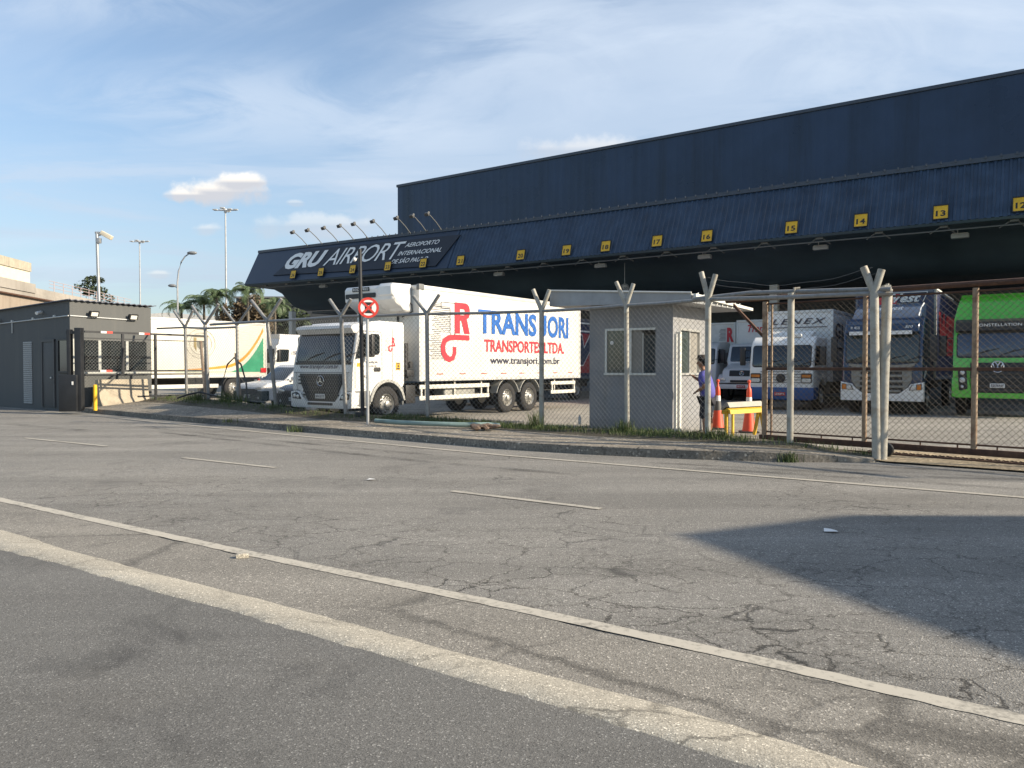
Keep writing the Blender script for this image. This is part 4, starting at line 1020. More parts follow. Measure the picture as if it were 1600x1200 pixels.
for q_ in t8.children:
    if q_.name.startswith('wheel'): q_.location.z -= .10

def taper(o, z0, k):
    for v in o.data.vertices:
        if v.co.z > z0: v.co.x *= 1-k*(v.co.z-z0)**1.6
for o_ in t9.children:
    if o_.name.startswith('cab'): taper(o_, 2.75, .22)
for o_ in t3.children:
    if o_.name.startswith('cab'): taper(o_, 2.75, .25)
# ---- two parked cars
def car(name, label, loc, m, dark, no, hl_tint):
    c = thing(name, label, 'car', loc, TRZ)
    body = [(.10, .30), (0, .45), (-.02, .70), (.06, .86), (.30, .96), (1.15, 1.06), (1.9, 1.08), (3.9, 1.08), (4.2, 1.0), (4.25, .5), (4.15, .32)]
    part('body', m, c, lambda mb: mb.prism(side(-.88), body, 0, 1.76, .10, 4), ang=50)
    cabn = [(1.10, 1.04), (1.85, 1.60), (2.05, 1.68), (3.2, 1.70), (3.9, 1.58), (4.15, 1.05)]
    part('roof', m, c, lambda mb: mb.prism(side(-.76), cabn, 0, 1.52, .10, 4), ang=50)
    f = Fr((0, 1.14, 1.075), X, V((0, .75, .56)))
    part('windscreen', glass, c, lambda mb: mb.prism(f, [(-.70, .02), (.70, .02), (.60, .84), (-.60, .84)], -.02, .006, .004))
    for s in (1, -1):
        part('side_window', glass, c, lambda mb: mb.prism(side(s*.762-(.006 if s < 0 else 0)), [(1.40, 1.12), (3.8, 1.12), (3.55, 1.56), (2.0, 1.58)], -.01, .006))
        part('mirror', m, c, lambda mb: mb.ball((s*.98, 1.35, 1.14), .13, (.9, .5, .7)))
        part('headlight', headl, c, lambda mb: mb.prism(front(-.022, .70), [(s*x, z) for x, z in ((.45, .02), (.82, .04), (.84, .14), (.50, .10))][::s], -.02, .02, .008))
    gr = part('grille', black, c, lambda mb: (mb.prism(front(-.02, .56), rr(-.60, .60, 0, .20, .05), 0, .02, .01)))
    part('bumper', dark, c, lambda mb: mb.prism(front(-.005, .28), [(-.90, .05), (-.8, 0), (.8, 0), (.90, .05), (.90, .40), (-.90, .40)], -.3, .035, .03, 3))
    part('fog_lamp', headl, c, lambda mb: [mb.lathe((s*.66, -.04, .42), -Y, [(.05, 0), (.04, .01), (0, .012)], 10) for s in (1, -1)])
    number_plate(c, front(-.045, .48), no, plate, darktext, .38, .12)
    wheels(c, (.85, 3.45), .33, .86, .2)
    return c
tealdark = mat('dark_fascia', (.015, .03, .032), .35, var=.2)
car('parked_car', 'white car with dark front and sloping windscreen beside the leaning fence post', (-10.15, 29.6, .02), white, tealdark, 'FXT7D02', 0)
car('parked_car', 'dark car with its bonnet tucked beside the refrigerated truck cab', (-7.55, 26.6, .02), mat('car_charcoal', (.02, .024, .027), .25, coat=.6), mat('dark_fascia_black', (.02, .022, .024), .4), 'GHD5B18', 0)

# ---------------------------------------------------------------- grey guard house at the left
GC = V((-16, 27.9, 0))
fR = Fr(GC, I, Z); fL = Fr(GC + D*9, -D, Z)
house_m = mat('house_grey', (.088, .092, .092), .75, var=.1, vs=.7, bump=.15, bs=20, streak=.25, dcol=(.16, .155, .14))
gh = thing('guard_house', 'dark grey painted guard house with corrugated roof at the left edge', 'building', (0, 0, 0))
def ghw(mb):
    v = [[mb.bm.verts.new(GC + D*a + I*b + Z*z) for a, b in ((0, 0), (9, 0), (9, 3.07), (0, 3.07))] for z in (0, 1)]
    top = {0: 4.02, 1: 3.80, 2: 3.75, 3: 3.95}
    for i in range(4): v[1][i].co.z = top[i]
    mb.bm.faces.new(v[1]); mb.bm.faces.new(v[0][::-1])
    for i in range(4): mb.bm.faces.new((v[0][i], v[0][(i+1) % 4], v[1][(i+1) % 4], v[1][i]))
part('wall', house_m, gh, ghw, smooth=False)
def ghroof(mb):
    n = 46; g = []
    for z in (0, -.03):
        for d in (9.2, -.12):
            g.append([mb.bm.verts.new(GC + D*d + I*(-.12+3.35*k/n) + Z*(lerp(4.06, 3.84, max(0, d)/9) - .03*k/n + .022*math.sin(k*2.1) + z)) for k in range(n+1)])
    for k in range(n):
        mb.bm.faces.new((g[0][k], g[0][k+1], g[1][k+1], g[1][k])); mb.bm.faces.new((g[2][k], g[3][k], g[3][k+1], g[2][k+1])); mb.bm.faces.new((g[1][k], g[1][k+1], g[3][k+1], g[3][k]))
        if k == 0: mb.bm.faces.new((g[0][0], g[1][0], g[3][0], g[2][0]))
part('roof', mat('roof_sheet', (.07, .08, .11), .5, .2, var=.2), gh, ghroof)
part('shutter', mat('shutter_grey', (.30, .31, .32), .5, .2), gh, lambda mb: [mb.box(5.32, 6.04, .2+.075*k, .262+.075*k, 0, .03, f=fL, bv=.008) for k in range(32)])
dr = part('door', mat('door_dark', (.07, .071, .072), .6), gh, lambda mb: (mb.box(6.95, 7.8, .12, 2.55, .0, .03, f=fL, bv=.01), mb.box(6.85, 6.95, .12, 2.65, 0, .06, f=fL), mb.box(7.8, 7.9, .12, 2.65, 0, .06, f=fL), mb.box(6.85, 7.9, 2.55, 2.65, 0, .061, f=fL)))
part('handle', steel, dr, lambda mb: mb.box(7.62, 7.72, 1.18, 1.24, .03, .09, f=fL, bv=.01))
w1 = part('window', glass, gh, lambda mb: mb.box(8.22, 8.96, 1.46, 2.58, .005, .03, f=fL))
part('frame', black, w1, lambda mb: (mb.box(8.15, 8.22, 1.4, 2.64, 0, .06, f=fL), mb.box(8.22, 9.0, 2.58, 2.64, 0, .06, f=fL), mb.box(8.22, 9.0, 1.40, 1.46, 0, .08, f=fL)))
w2 = part('window', glass, gh, lambda mb: mb.box(.34, 2.86, 1.50, 2.60, .005, .03, f=fR))
part('frame', mat('frame_pale', (.40, .41, .38), .6), w2, lambda mb: (mb.box(.98, 1.08, 1.5, 2.60, .03, .07, f=fR), mb.box(2.02, 2.12, 1.5, 2.60, .03, .07, f=fR), mb.box(.08, .26, 1.46, 2.64, .0, .05, f=fR), mb.box(.3, 2.95, 1.36, 1.46, 0, .16, f=fR, bv=.01)))
part('wall_box', mat('frame_pale', (.40, .41, .38), .6), gh, lambda mb: (mb.box(.06, .42, .62, 1.06, 0, .14, f=fR, bv=.02), mb.box(.06, .42, 1.2, 1.34, 0, .12, f=fR, bv=.02)))
def cond(mb):
    mb.tube([fL.p(0, 3.30, .03), fL.p(8.97, 3.47, .03)], .022, 6); mb.tube([fR.p(.0, 3.47, .03), fR.p(2.45, 3.42, .03)], .022, 6)
    mb.cyl(fL.p(4.4, 3.38, .03), fL.p(4.4, 2.95, .03), .018, n=6)
    for x in (1.2, 3.2, 4.4, 6.2, 7.9): mb.box(x-.05, x+.05, 3.30+.019*x, 3.38+.019*x, 0, .06, f=fL)
part('conduit', mat('conduit_white', (.55, .56, .55), .5), gh, cond)
def flood(p, f, lab, k=1):
    s = thing('wall_floodlight', lab, 'floodlight', tuple(p), group='floodlights on the guard house')
    g = Fr((0, 0, 0), f.a, (Z + f.n*.45))
    part('housing', black, s, lambda mb: mb.box(-.17*k, .17*k, -.11*k, .11*k, .12, .20, f=g, bv=.02))
    part('lamp_glass', lampglass, s, lambda mb: mb.box(-.12*k, .12*k, -.075*k, .075*k, .201, .207, f=g))
    part('bracket', steel, s, lambda mb: (mb.box(-.06, .06, -.20, -.10, 0, .1, f=Fr((0, 0, 0), f.a, Z), bv=.01), mb.box(-.10, -.04, -.1, .05, 0, .12, f=Fr((0, 0, 0), f.a, Z))))
flood(fR.p(.80, 3.64), fR, 'square floodlight on the sunlit wall nearest the guard house corner')
flood(fR.p(2.28, 3.60), fR, 'square floodlight on the sunlit wall farther from the guard house corner')
for x, z, lab in ((6.9, 3.68, 'small white camera high on the shaded wall nearer the guard house corner'), (3.2, 3.52, 'small white camera high on the shaded wall near the left picture edge')):
    s = thing('security_camera', lab, 'camera', tuple(fL.p(x, z)), group='cameras on the guard house wall'); g = Fr((0, 0, 0), fL.a, Z)
    part('camera_body', signwhite, s, lambda mb: mb.cyl(g.p(0, 0, .05), g.p(.12, -.06, .26), .06, n=10)); part('bracket', steel, s, lambda mb: mb.box(-.05, .05, -.05, .05, 0, .05, f=g))

# ---------------------------------------------------------------- chain-link mesh helper and fences
def mesh_panel(mb, p0, p1, za0, za1, zb0, zb1, pitch=.085, r=.0030):
    """two sets of diagonal wires in a quad: lower heights za0/zb0, upper za1/zb1"""
    p0, p1 = V((p0[0], p0[1], 0)), V((p1[0], p1[1], 0)); L = (p1-p0).length; u = (p1-p0)/L; n = V((-u.y, u.x, 0))
    lo = lambda s: lerp(za0, zb0, s/L); hi = lambda s: lerp(za1, zb1, s/L); H = max(za1-za0, zb1-zb0)
    zmin = min(za0, zb0)
    for sg in (1, -1):
        k = -H*1.2
        while k < L+H*1.2:
            c = k; k += pitch*1.414/1.0
            # s = c + sg*(z - zmin); clip in z
            zs = []
            N = 60
            inside = [z for z in [zmin + (H+.4)*i/N for i in range(N+1)] if 0 <= c+sg*(z-zmin) <= L and lo(min(L, max(0, c+sg*(z-zmin)))) <= z <= hi(min(L, max(0, c+sg*(z-zmin))))]
            if len(inside) < 2: continue
            z0, z1 = inside[0], inside[-1]
            a = p0+u*(c+sg*(z0-zmin))+Z*z0+n*sg*r; b = p0+u*(c+sg*(z1-zmin))+Z*z1+n*sg*r
            mb.tube([a, b], r, 4)
fence = thing('chain_link_fence', 'chain link fence with Y topped steel posts along the sidewalk', 'fence', (0, 0, 0))
# x, y, base z, joint z, lean of the foot in x, radius, arm length, old
FP = [(-12.3, 29.0, .50, 3.12, .05, .06, .62), (-10.55, 26.5, .5, 3.08, .12, .065, .62), (-9.1, 25.5, .46, 3.0, .02, .05, .62), (-7.3, 23.0, .45, 3.0, .28, .065, .66), (-4.50, 20.3, .36, 2.96, .13, .06, .60),
      (-2.12, 19.2, .35, 2.95, .02, .058, .58), (.70, 18.25, .18, 2.95, .0, .06, .60), (2.46, 16.6, .24, 2.95, .03, .055, .56), (3.84, 15.1, .28, 2.95, .0, .062, .52), (6.17, 13.15, .03, 2.88, .07, .075, .50)]
ARM = [((-.66, .62), (.48, .60)), ((-.70, .66), (.72, .66)), ((-.72, .62), (.72, .62)), ((-.70, .62), (.62, .62)), ((-.42, .44), (.36, .42)), ((-.44, .44), (.40, .44)), ((-.24, .50), (.22, .47)), ((-.25, .50), (.17, .44)), ((-.15, .52), (.15, .46)), ((-.18, .44), (.12, .38))]
for i, (x, y, zb, zj, ln, r, al) in enumerate(FP):
    r *= .88 if i < 6 else .95
    m = whitepost if i > 5 else galv
    po = part('post', m, fence, lambda mb: mb.tube([(x+ln, y-.02, zb-.3), (x+ln*.4, y, (zb+zj)*.55), (x, y, zj)], r, 12))
    for (dx, dz) in ARM[i]:
        dx *= .82; 
        def arm(mb):
            a, b = V((x, y, zj-.02)), V((x+dx, y-dx*.55, zj+dz)); d = (b-a).normalized()
            mb.tube([a, b], r*.86, 12); mb.cyl(b-d*.001, b+d*.004, r*.7, r*.7, 12)
        part('arm', m, po, arm)
def rails(mb):
    js = [V((p[0], p[1]-.0, p[3]-.02)) for p in FP]
    for i in range(3, len(js)-1): mb.tube([js[i]+(js[i+1]-js[i])*-.0, (js[i]+js[i+1])/2+V((0, 0, -.012)), js[i+1]], .036 if i < 8 else .04, 8)
    mb.tube([js[3]+V((-2.6, 2.3, .02)), js[3]], .04, 8)
    mb.tube([js[0]+V((-1.6, 1.2, .02)), js[0], js[1]+V((0, 0, -.12)), js[2]+V((0, 0, -.05))], .035, 8)
    mb.tube([js[8]+V((-.25, .2, .02)), js[8]+V((.7, -.4, .09)), js[9]+V((.22, -.14, .06))], .04, 8)
    mb.tube([js[9], js[9]+V((.28, -.05, .0))], .05, 8)
part('top_rail', galv, fence, rails)
for i in list(range(0, 8)):
    a, b = FP[i], FP[i+1]
    part('wire_mesh', wire, fence, lambda mb: mesh_panel(mb, a[:2], b[:2], a[2]+.02, a[3]-.04, b[2]+.02, b[3]-.04), smooth=False)
def barb(mb):
    for h, dy in ((.42, .2), (.3, -.18)):
        a, b = V(FP[8][:2]+(FP[8][3]+h,)), V(FP[9][:2]+(FP[9][3]+h,))
        pts = [lerp(a, b, t/14)+V((0, dy*.3, -.22*math.sin(math.pi*t/14)+.015*math.sin(t*5))) for t in range(15)]
        mb.tube(pts, .0022, 4)
part('barbed_wire', galv, fence, barb)
gpost = tag(part('gate_guide_post', whitepost, None, lambda mb: (mb.tube([(6.33, 13.15, 0), (6.36, 13.17, 1.4), (6.42, 13.2, 2.93)], .085, 14), mb.box(-.09, .02, -.09, .03, 2.93, 3.0, f=Fr((6.42, 13.2, 0), X, Y)), mb.cyl((6.42, 13.2, 2.9), (6.42, 13.2, 3.03), .03, n=8))), 'thick weathered white post leaning beside the tallest Y topped post', 'post', 'guide posts of the rusty gate')
tag(part('gate_guide_post', whitepost, None, lambda mb: (mb.tube([(5.10, 14.1, .1), (5.10, 14.1, 2.96)], .06, 14), mb.cyl((5.16, 14.1, 2.94), (5.16, 14.1, 3.06), .025, n=7), mb.cyl((5.16, 14.1, 3.04), (5.26, 14.1, 3.05), .02, n=6))), 'rust flecked white post with hook on top, left part of the rusty gate', 'post', 'guide posts of the rusty gate')

# rusty sliding gate
gate = thing('sliding_gate', 'rusty chain link sliding gate with brown bottom channel across the yard entrance', 'gate', (0, 0, 0))
GA, GB = V((5.22, 15.9, 0)), V((11.5, 9.35, 0)); gu = (GB-GA).normalized(); gn = V((gu.y, -gu.x, 0)); GL = (GB-GA).length
def gp(s, z, o=0): return GA + gu*s + Z*z + gn*o
part('top_rail', rustdark, gate, lambda mb: (mb.tube([gp(-.9, 3.02), gp(2.2, 3.03), gp(GL, 3.0)], .05, 8), mb.tube([gp(0, 2.90), gp(GL, 2.90)], .02, 6)))
part('mid_rail', rustdark, gate, lambda mb: mb.box(0, GL, 1.54, 1.60, -.03, .03, f=Fr(GA, gu, Z), bv=.008))
part('bottom_channel', rustdark, gate, lambda mb: (mb.box(-.1, GL, .10, .21, -.05, .05, f=Fr(GA, gu, Z), bv=.01), mb.box(0, GL, .26, .29, -.015, .015, f=Fr(GA, gu, Z)), [mb.box(k*.6-.01, k*.6+.01, .21, .26, -.01, .01, f=Fr(GA, gu, Z)) for k in range(15)]))
for s, rd, m in ((.0, .055, rust), (2.02, .045, rust), (3.85, .05, rust), (5.6, .05, rust)): part('upright', m, gate, lambda mb: mb.tube([gp(s, .15), gp(s, 2.95)], rd, 10))
part('upright', rust, gate, lambda mb: mb.tube([gp(.14, .2, -.02), gp(.14, 2.9, -.02)], .022, 6))
part('brace', rustdark, gate, lambda mb: mb.box(0, 1.05, -.035, .035, -.03, .03, f=Fr(gp(-.72, 2.92), gp(0, 2.2)-gp(-.72, 2.92), gn.cross(gu))))
for a, b in ((.0, 2.02), (2.02, 3.85), (3.85, 5.6), (5.6, GL)):
    part('wire_mesh', wirerust, gate, lambda mb: mesh_panel(mb, gp(a, 0)[:2], gp(b, 0)[:2], .29, 2.9, .29, 2.9, .078, .0031), smooth=False)
part('chain', rustdark, gate, lambda mb: [mb.tube([gp(2.2+.12*k+.05*math.cos(a), .05+.012*math.sin(a*2), .16+.03*math.sin(a)) for a in [2*math.pi*j/8 for j in range(9)]], .010, 5) for k in range(30)])
tag(part('gate_roller', black, None, lambda mb: (mb.lathe((6.62, 13.62, .14), gn, [(.10, -.05), (.13, -.045), (.13, .045), (.10, .05), (0, .05)], 18))), 'dark roller wheel at the foot of the white gate post', 'roller')
tag(part('gate_track', rustdark, None, lambda mb: mb.box(.9, GL, .031, .055, .25, .31, f=Fr(GA, gu, Z))), 'rusty steel gate track set into the sandy driveway', 'track')

# black sliding gate at the guard house
g2 = thing('sliding_gate', 'black framed chain link gate with red and white marks in front of guard house', 'gate', (0, 0, 0))
HA, HB = V((-14.75, 26.6, 0)), V((-12.1, 30.6, 0)); hu = (HB-HA).normalized(); HL = (HB-HA).length; hf = Fr(HA, hu, Z)
iron = mat('black_iron', (.022, .024, .028), .5, .2, var=.2)
part('frame', iron, g2, lambda mb: (mb.box(0, HL, 2.80, 2.87, -.03, .03, f=hf), mb.box(0, HL, 1.44, 1.50, -.03, .03, f=hf), mb.box(0, HL, 2.60, 2.63, -.02, .02, f=hf), mb.box(0, HL, 1.32, 1.37, -.03, .03, f=hf), mb.box(1.9, HL, .50, .56, -.03, .03, f=hf)))
for s, z in ((1.35, 1.3), (2.6, .4), (HL-.08, .4)): part('upright', iron, g2, lambda mb: mb.box(s-.04, s+.04, z, 2.8, -.035, .035, f=hf))
part('wire_mesh', wire, g2, lambda mb: mesh_panel(mb, HA[:2], HB[:2], 1.5, 2.6, 1.5, 2.6, .085, .0030), smooth=False)
part('tape_red', red, g2, lambda mb: [mb.box(s, s+.22, z, z+.072, -.035, .035, f=hf) for s, z in ((.75, 2.80), (2.15, 2.80), (.72, 1.435))])
part('tape_white', signwhite, g2, lambda mb: [mb.box(s, s+.20, z, z+.072, -.035, .035, f=hf) for s, z in ((.55, 2.80), (1.95, 2.80), (.52, 1.435))])
gp2 = thing('gate_post', 'thick black gate post with motor box at the guard house gate', 'post', (-14.80, 26.35, 0))
part('post', iron, gp2, lambda mb: (mb.box(-.11, .11, -.11, .11, .1, 2.95, bv=.015), mb.box(-.38, -.26, -.1, .1, .1, 2.9, bv=.015), mb.box(-.40, .12, -.08, .08, 2.74, 2.84)))
part('motor_box', iron, gp2, lambda mb: mb.box(-.62, .0, -.2, .14, .1, 1.35, bv=.03))
part('indicator', signwhite, gp2, lambda mb: mb.box(-.16, -.10, -.215, -.20, 1.0, 1.12, bv=.008))
tag(part('bollard', yellow, None, lambda mb: (mb.cyl((-14.30, 26.4, .12), (-14.30, 26.4, .98), .065, n=14), mb.ball((-14.30, 26.4, .98), .065, (1, 1, .5)), mb.cyl((-14.30, 26.4, .6), (-14.30, 26.4, .62), .07, n=14))), 'short yellow bollard beside the concrete barrier', 'bollard')
JB = V((-15.1, 28.0, .13)); ju = V((.45, .893, 0)); jf = Fr(JB, ju, Z)
jm = mat('barrier_concrete', (.42, .365, .28), .9, var=.12, vs=2, bump=.4, bs=30, dirt=.75, ds=1.5, dcol=(.16, .14, .11))
tag(part('concrete_barrier', jm, None, lambda mb: mb.prism(Fr(JB+ju*0, V((ju.y, -ju.x, 0)), Z), [(-.30, 0), (.30, 0), (.30, .10), (.14, .36), (.09, 1.02), (-.09, 1.02), (-.14, .36), (-.30, .10)], -2.05, 0, .02)), 'stained pale concrete road barrier beside the guard house', 'barrier')
for x, y, h, lab in ((-11.15, 27.6, 2.55, 'short leaning rusty post between the left fence posts'), (-9.75, 27.2, 2.1, 'short leaning post behind the black hose loop')):
    tag(part('old_post', rust, None, lambda mb: mb.tube([(x+.18, y, .2), (x, y, h)], .05, 9)), lab, 'post')
tag(part('hose_loop', black, None, lambda mb: mb.tube([(-9.9, 26.2, .4), (-9.85, 26.2, 1.1), (-9.68, 26.2, 1.7), (-9.45, 26.2, 1.93), (-9.22, 26.2, 1.7), (-9.05, 26.2, 1.1), (-9.0, 26.2, .4)], .03, 8)), 'black hose bent into a standing loop behind the left fence', 'hose')
tag(part('fallen_hose', black, None, lambda mb: mb.tube([(-11.3, 26.0, .56), (-10.9, 25.8, .68), (-10.4, 25.6, .78), (-9.6, 25.3, .62), (-8.6, 24.7, .52), (-7.7, 24.0, .50)], .03, 7)), 'black hose lying on the verge near the left fence posts', 'hose')

# ---------------------------------------------------------------- guard booth
def blockmat():
    m = bpy.data.materials.new('booth_block'); m.use_nodes = True; q = NT(m.node_tree); b = q.n['Principled BSDF']
    tc = q.add('ShaderNodeTexCoord').outputs['Object']; sep = q.add('ShaderNodeSeparateXYZ'); q.link(tc, sep.inputs[0])
    cb = q.add('ShaderNodeCombineXYZ'); q.link(q.math('ADD', sep.outputs[0], sep.outputs[1]), cb.inputs[0]); q.link(sep.outputs[2], cb.inputs[1])
    br = q.add('ShaderNodeTexBrick', i_Scale=1.0, i_Mortar_Size=.006, i_Brick_Width=.55, i_Row_Height=.29); q.link(cb.outputs[0], br.inputs['Vector'])
    n = q.noise(tc, 1.3, 6, .65); c = q.ramp(n, [(.3, (.215, .22, .232)), (.7, (.27, .275, .285))])
    c = q.mix(q.math('MULTIPLY', br.outputs['Fac'], .35), c, (.18, .175, .16))
    lo = q.ramp(sep.outputs[2], [(0.0, .9), (.4, 0.0)])
    mps = q.add('ShaderNodeMapping'); q.link(tc, mps.inputs[0]); mps.inputs['Scale'].default_value = (1, 1, .08)
    c = q.mix(q.ramp(q.noise(mps.outputs[0], 4, 6, .65), [(.5, 0.0), (.75, .45)]), c, (.17, .165, .155)); c = q.mix(q.math('MULTIPLY', lo, n), c, (.16, .14, .11))
    q.link(c, b.inputs['Base Color']); b.inputs['Roughness'].default_value = .85
    bp_ = q.add('ShaderNodeBump', i_Strength=.5, i_Distance=.01, invert=True); q.link(q.math('ADD', br.outputs['Fac'], q.math('MULTIPLY', q.noise(tc, 40, 3), .3)), bp_.inputs['Height']); q.link(bp_.outputs[0], b.inputs['Normal'])
    return m
BW, BD = 2.05, 2.55
bo = thing('guard_booth', 'grey block guard booth with sliding windows and overhanging roof behind fence', 'booth', (3.59-.854*BW, 17.2+.52*BW, .05), math.atan2(-.52, .854))
# local: x along the front to the viewer's right, y inward
bm_ = blockmat()
def bw(mb):
    t = .14; zt = 2.98
    x0, x1, z0, z1 = .40, 1.64, 1.40, 2.45      # front window opening
    mb.box(0, x0, 0, t, 0, zt); mb.box(x1, BW, 0, t, 0, zt); mb.box(x0, x1, 0, t, 0, z0); mb.box(x0, x1, 0, t, z1, zt)
    y0, y1 = .48, 1.95                          # right window opening
    mb.box(BW-t, BW, t, y0, 0, zt); mb.box(BW-t, BW, y1, BD, 0, zt); mb.box(BW-t, BW, y0, y1, 0, z0); mb.box(BW-t, BW, y0, y1, z1, zt)
    mb.box(0, t, t, BD, 0, zt)
    mb.box(t, .22, BD-t, BD, 0, zt); mb.box(1.15, BW-t, BD-t, BD, 0, zt); mb.box(.22, 1.15, BD-t, BD, 0, .9); mb.box(.22, 1.15, BD-t, BD, 2.4, zt)
    mb.box(t, BW-t, t, BD-t, 0, .04)
part('wall', bm_, bo, bw, smooth=False)
alu = mat('aluminium', (.55, .55, .53), .4, .5)
ff = Fr((0, 0, 0), X, Z); frr = Fr((BW, 0, 0), Y, Z)
pane = mat('window_pane', (.05, .065, .06), .08, var=.3, spec=.8)
wA = part('window', alu, bo, lambda mb: (mb.box(.40, 1.64, 2.40, 2.45, -.06, .012, f=ff), mb.box(.38, 1.66, 1.37, 1.42, -.06, .03, f=ff), mb.box(.40, .45, 1.42, 2.40, -.06, .011, f=ff), mb.box(1.0, 1.06, 1.42, 2.40, -.05, .004, f=ff), mb.box(1.30, 1.33, 1.42, 2.34, -.09, -.05, f=ff)))
part('pane', pane, wA, lambda mb: mb.box(.45, 1.0, 1.42, 2.40, -.04, -.03, f=ff))
part('pane', mat('inner_blind', (.22, .21, .19), .8), wA, lambda mb: mb.box(1.06, 1.31, 1.42, 2.40, -.05, -.04, f=ff))
part('sticker', signwhite, wA, lambda mb: mb.prism(ff, ell(.56, 2.12, .045), -.028, -.024))
wB = part('window', alu, bo, lambda mb: (mb.box(.48, 1.95, 2.40, 2.45, -.06, .012, f=frr), mb.box(.46, 1.97, 1.37, 1.42, -.06, .05, f=frr), mb.box(.48, .52, 1.42, 2.40, -.06, .011, f=frr), mb.box(1.14, 1.20, 1.42, 2.40, -.05, .004, f=frr), mb.box(1.91, 1.95, 1.42, 2.40, -.05, .005, f=frr)))
part('pane', pane, wB, lambda mb: mb.box(.52, 1.14, 1.42, 2.40, -.04, -.03, f=frr))
part('pane', mat('inner_blind', (.22, .21, .19), .8), wB, lambda mb: mb.box(1.20, 1.91, 1.42, 2.40, -.06, -.05, f=frr))
part('downpipe', mat('pipe_white', (.62, .62, .58), .5), bo, lambda mb: (mb.box(.10, .16, .0, 2.3, .0, .05, f=frr), mb.box(.22, .34, .05, 2.35, .0, .09, f=frr)))
part('shelf', black, bo, lambda mb: (mb.box(1.72, 1.9, .6, .9, 1.0, 2.0), mb.box(1.5, 1.9, 1.6, 2.2, .7, 1.2)))
def boroof(mb):
    v = []
    for x, y, zb, zt in ((-.85, -.42, 3.0, 3.36), (BW+.55, -.42, 2.94, 3.14), (BW+.62, 4.4, 3.05, 3.12), (-.85, 4.4, 3.05, 3.3)):
        v.append((mb.bm.verts.new((x, y, zb)), mb.bm.verts.new((x, y, zt))))
    for i in range(4): a, b = v[i], v[(i+1) % 4]; mb.bm.faces.new((a[0], b[0], b[1], a[1]))
    mb.bm.faces.new([a[1] for a in v]); mb.bm.faces.new([a[0] for a in v][::-1])
ro = part('roof', mat('roof_fascia', (.30, .31, .32), .5, .1, var=.15, vs=3, streak=.3, dcol=(.2, .19, .17)), bo, boroof, smooth=False)
part('roof_edge', mat('pipe_white', (.62, .62, .58), .5), ro, lambda mb: (mb.cyl((-.87, -.44, 3.375), (BW+.56, -.44, 3.155), .022, n=6), [mb.cyl((BW+.60, -.4+k*.42, 3.0), (BW+.64, -.2+k*.42, 3.16), .012, n=5) for k in range(9)], mb.box(BW+.6, BW+.66, -.42, 4.4, 3.06, 3.13)))

# ---------------------------------------------------------------- person at the booth window
def skin(name, chain, m, parent, sub=2):
    """chain: dict name -> (pos, radius, parent name)"""
    ks = list(chain); me = bpy.data.meshes.new(name)
    me.from_pydata([chain[k][0] for k in ks], [(ks.index(chain[k][2]), i) for i, k in enumerate(ks) if chain[k][2]], [])
    o = bpy.data.objects.new(name, me); sc.collection.objects.link(o)
    o.modifiers.new('s', 'SKIN'); o.modifiers.new('u', 'SUBSURF').levels = sub; o.modifiers['u'].render_levels = sub
    for i, k in enumerate(ks):
        r = chain[k][1]; me.skin_vertices[0].data[i].radius = r if isinstance(r, tuple) else (r, r); me.skin_vertices[0].data[i].use_root = (chain[k][2] is None)
    bpy.context.view_layer.update()
    out = bpy.data.meshes.new_from_object(o.evaluated_get(bpy.context.evaluated_depsgraph_get()))
    bpy.data.objects.remove(o); out.materials.clear(); out.materials.append(m); out.polygons.foreach_set('use_smooth', [True]*len(out.polygons))
    return link(name, out, parent)
pe = thing('person', 'person in purple blue shirt and dark shorts leaning to the booth window', 'person', (4.21, 16.75, .11), math.atan2(.52, -.854))
# local: x forward (to the window), y to the person's left... the side the camera sees is +y
skinm = mat('skin_brown', (.26, .125, .07), .55, var=.1)
def limbs(s): return {
    'hip%d' % s: ((-.03, s*.09, .86), .09, 'pelvis'), 'knee%d' % s: ((-.01+.03*s, s*.11, .48), .056, 'hip%d' % s), 'calf%d' % s: ((-.05+.03*s, s*.11, .34), .056, 'knee%d' % s), 'ankle%d' % s: ((-.05+.03*s, s*.11, .08), .037, 'calf%d' % s), 'ball%d' % s: ((.06+.03*s, s*.12, .035), .038, 'ankle%d' % s), 'toe%d' % s: ((.13+.03*s, s*.13, .03), .028, 'ball%d' % s)}
body = {'pelvis': ((-.04, 0, .92), (.14, .11), None), 'waist': ((-.03, 0, 1.06), (.13, .10), 'pelvis'), 'chest': ((.0, 0, 1.26), (.15, .11), 'waist'), 'neck0': ((.04, 0, 1.40), .07, 'chest'), 'neck1': ((.07, 0, 1.46), .052, 'neck0'),
        'head0': ((.09, 0, 1.52), (.072, .085), 'neck1'), 'head1': ((.095, 0, 1.60), (.078, .095), 'head0'), 'head2': ((.085, 0, 1.66), (.06, .075), 'head1')}
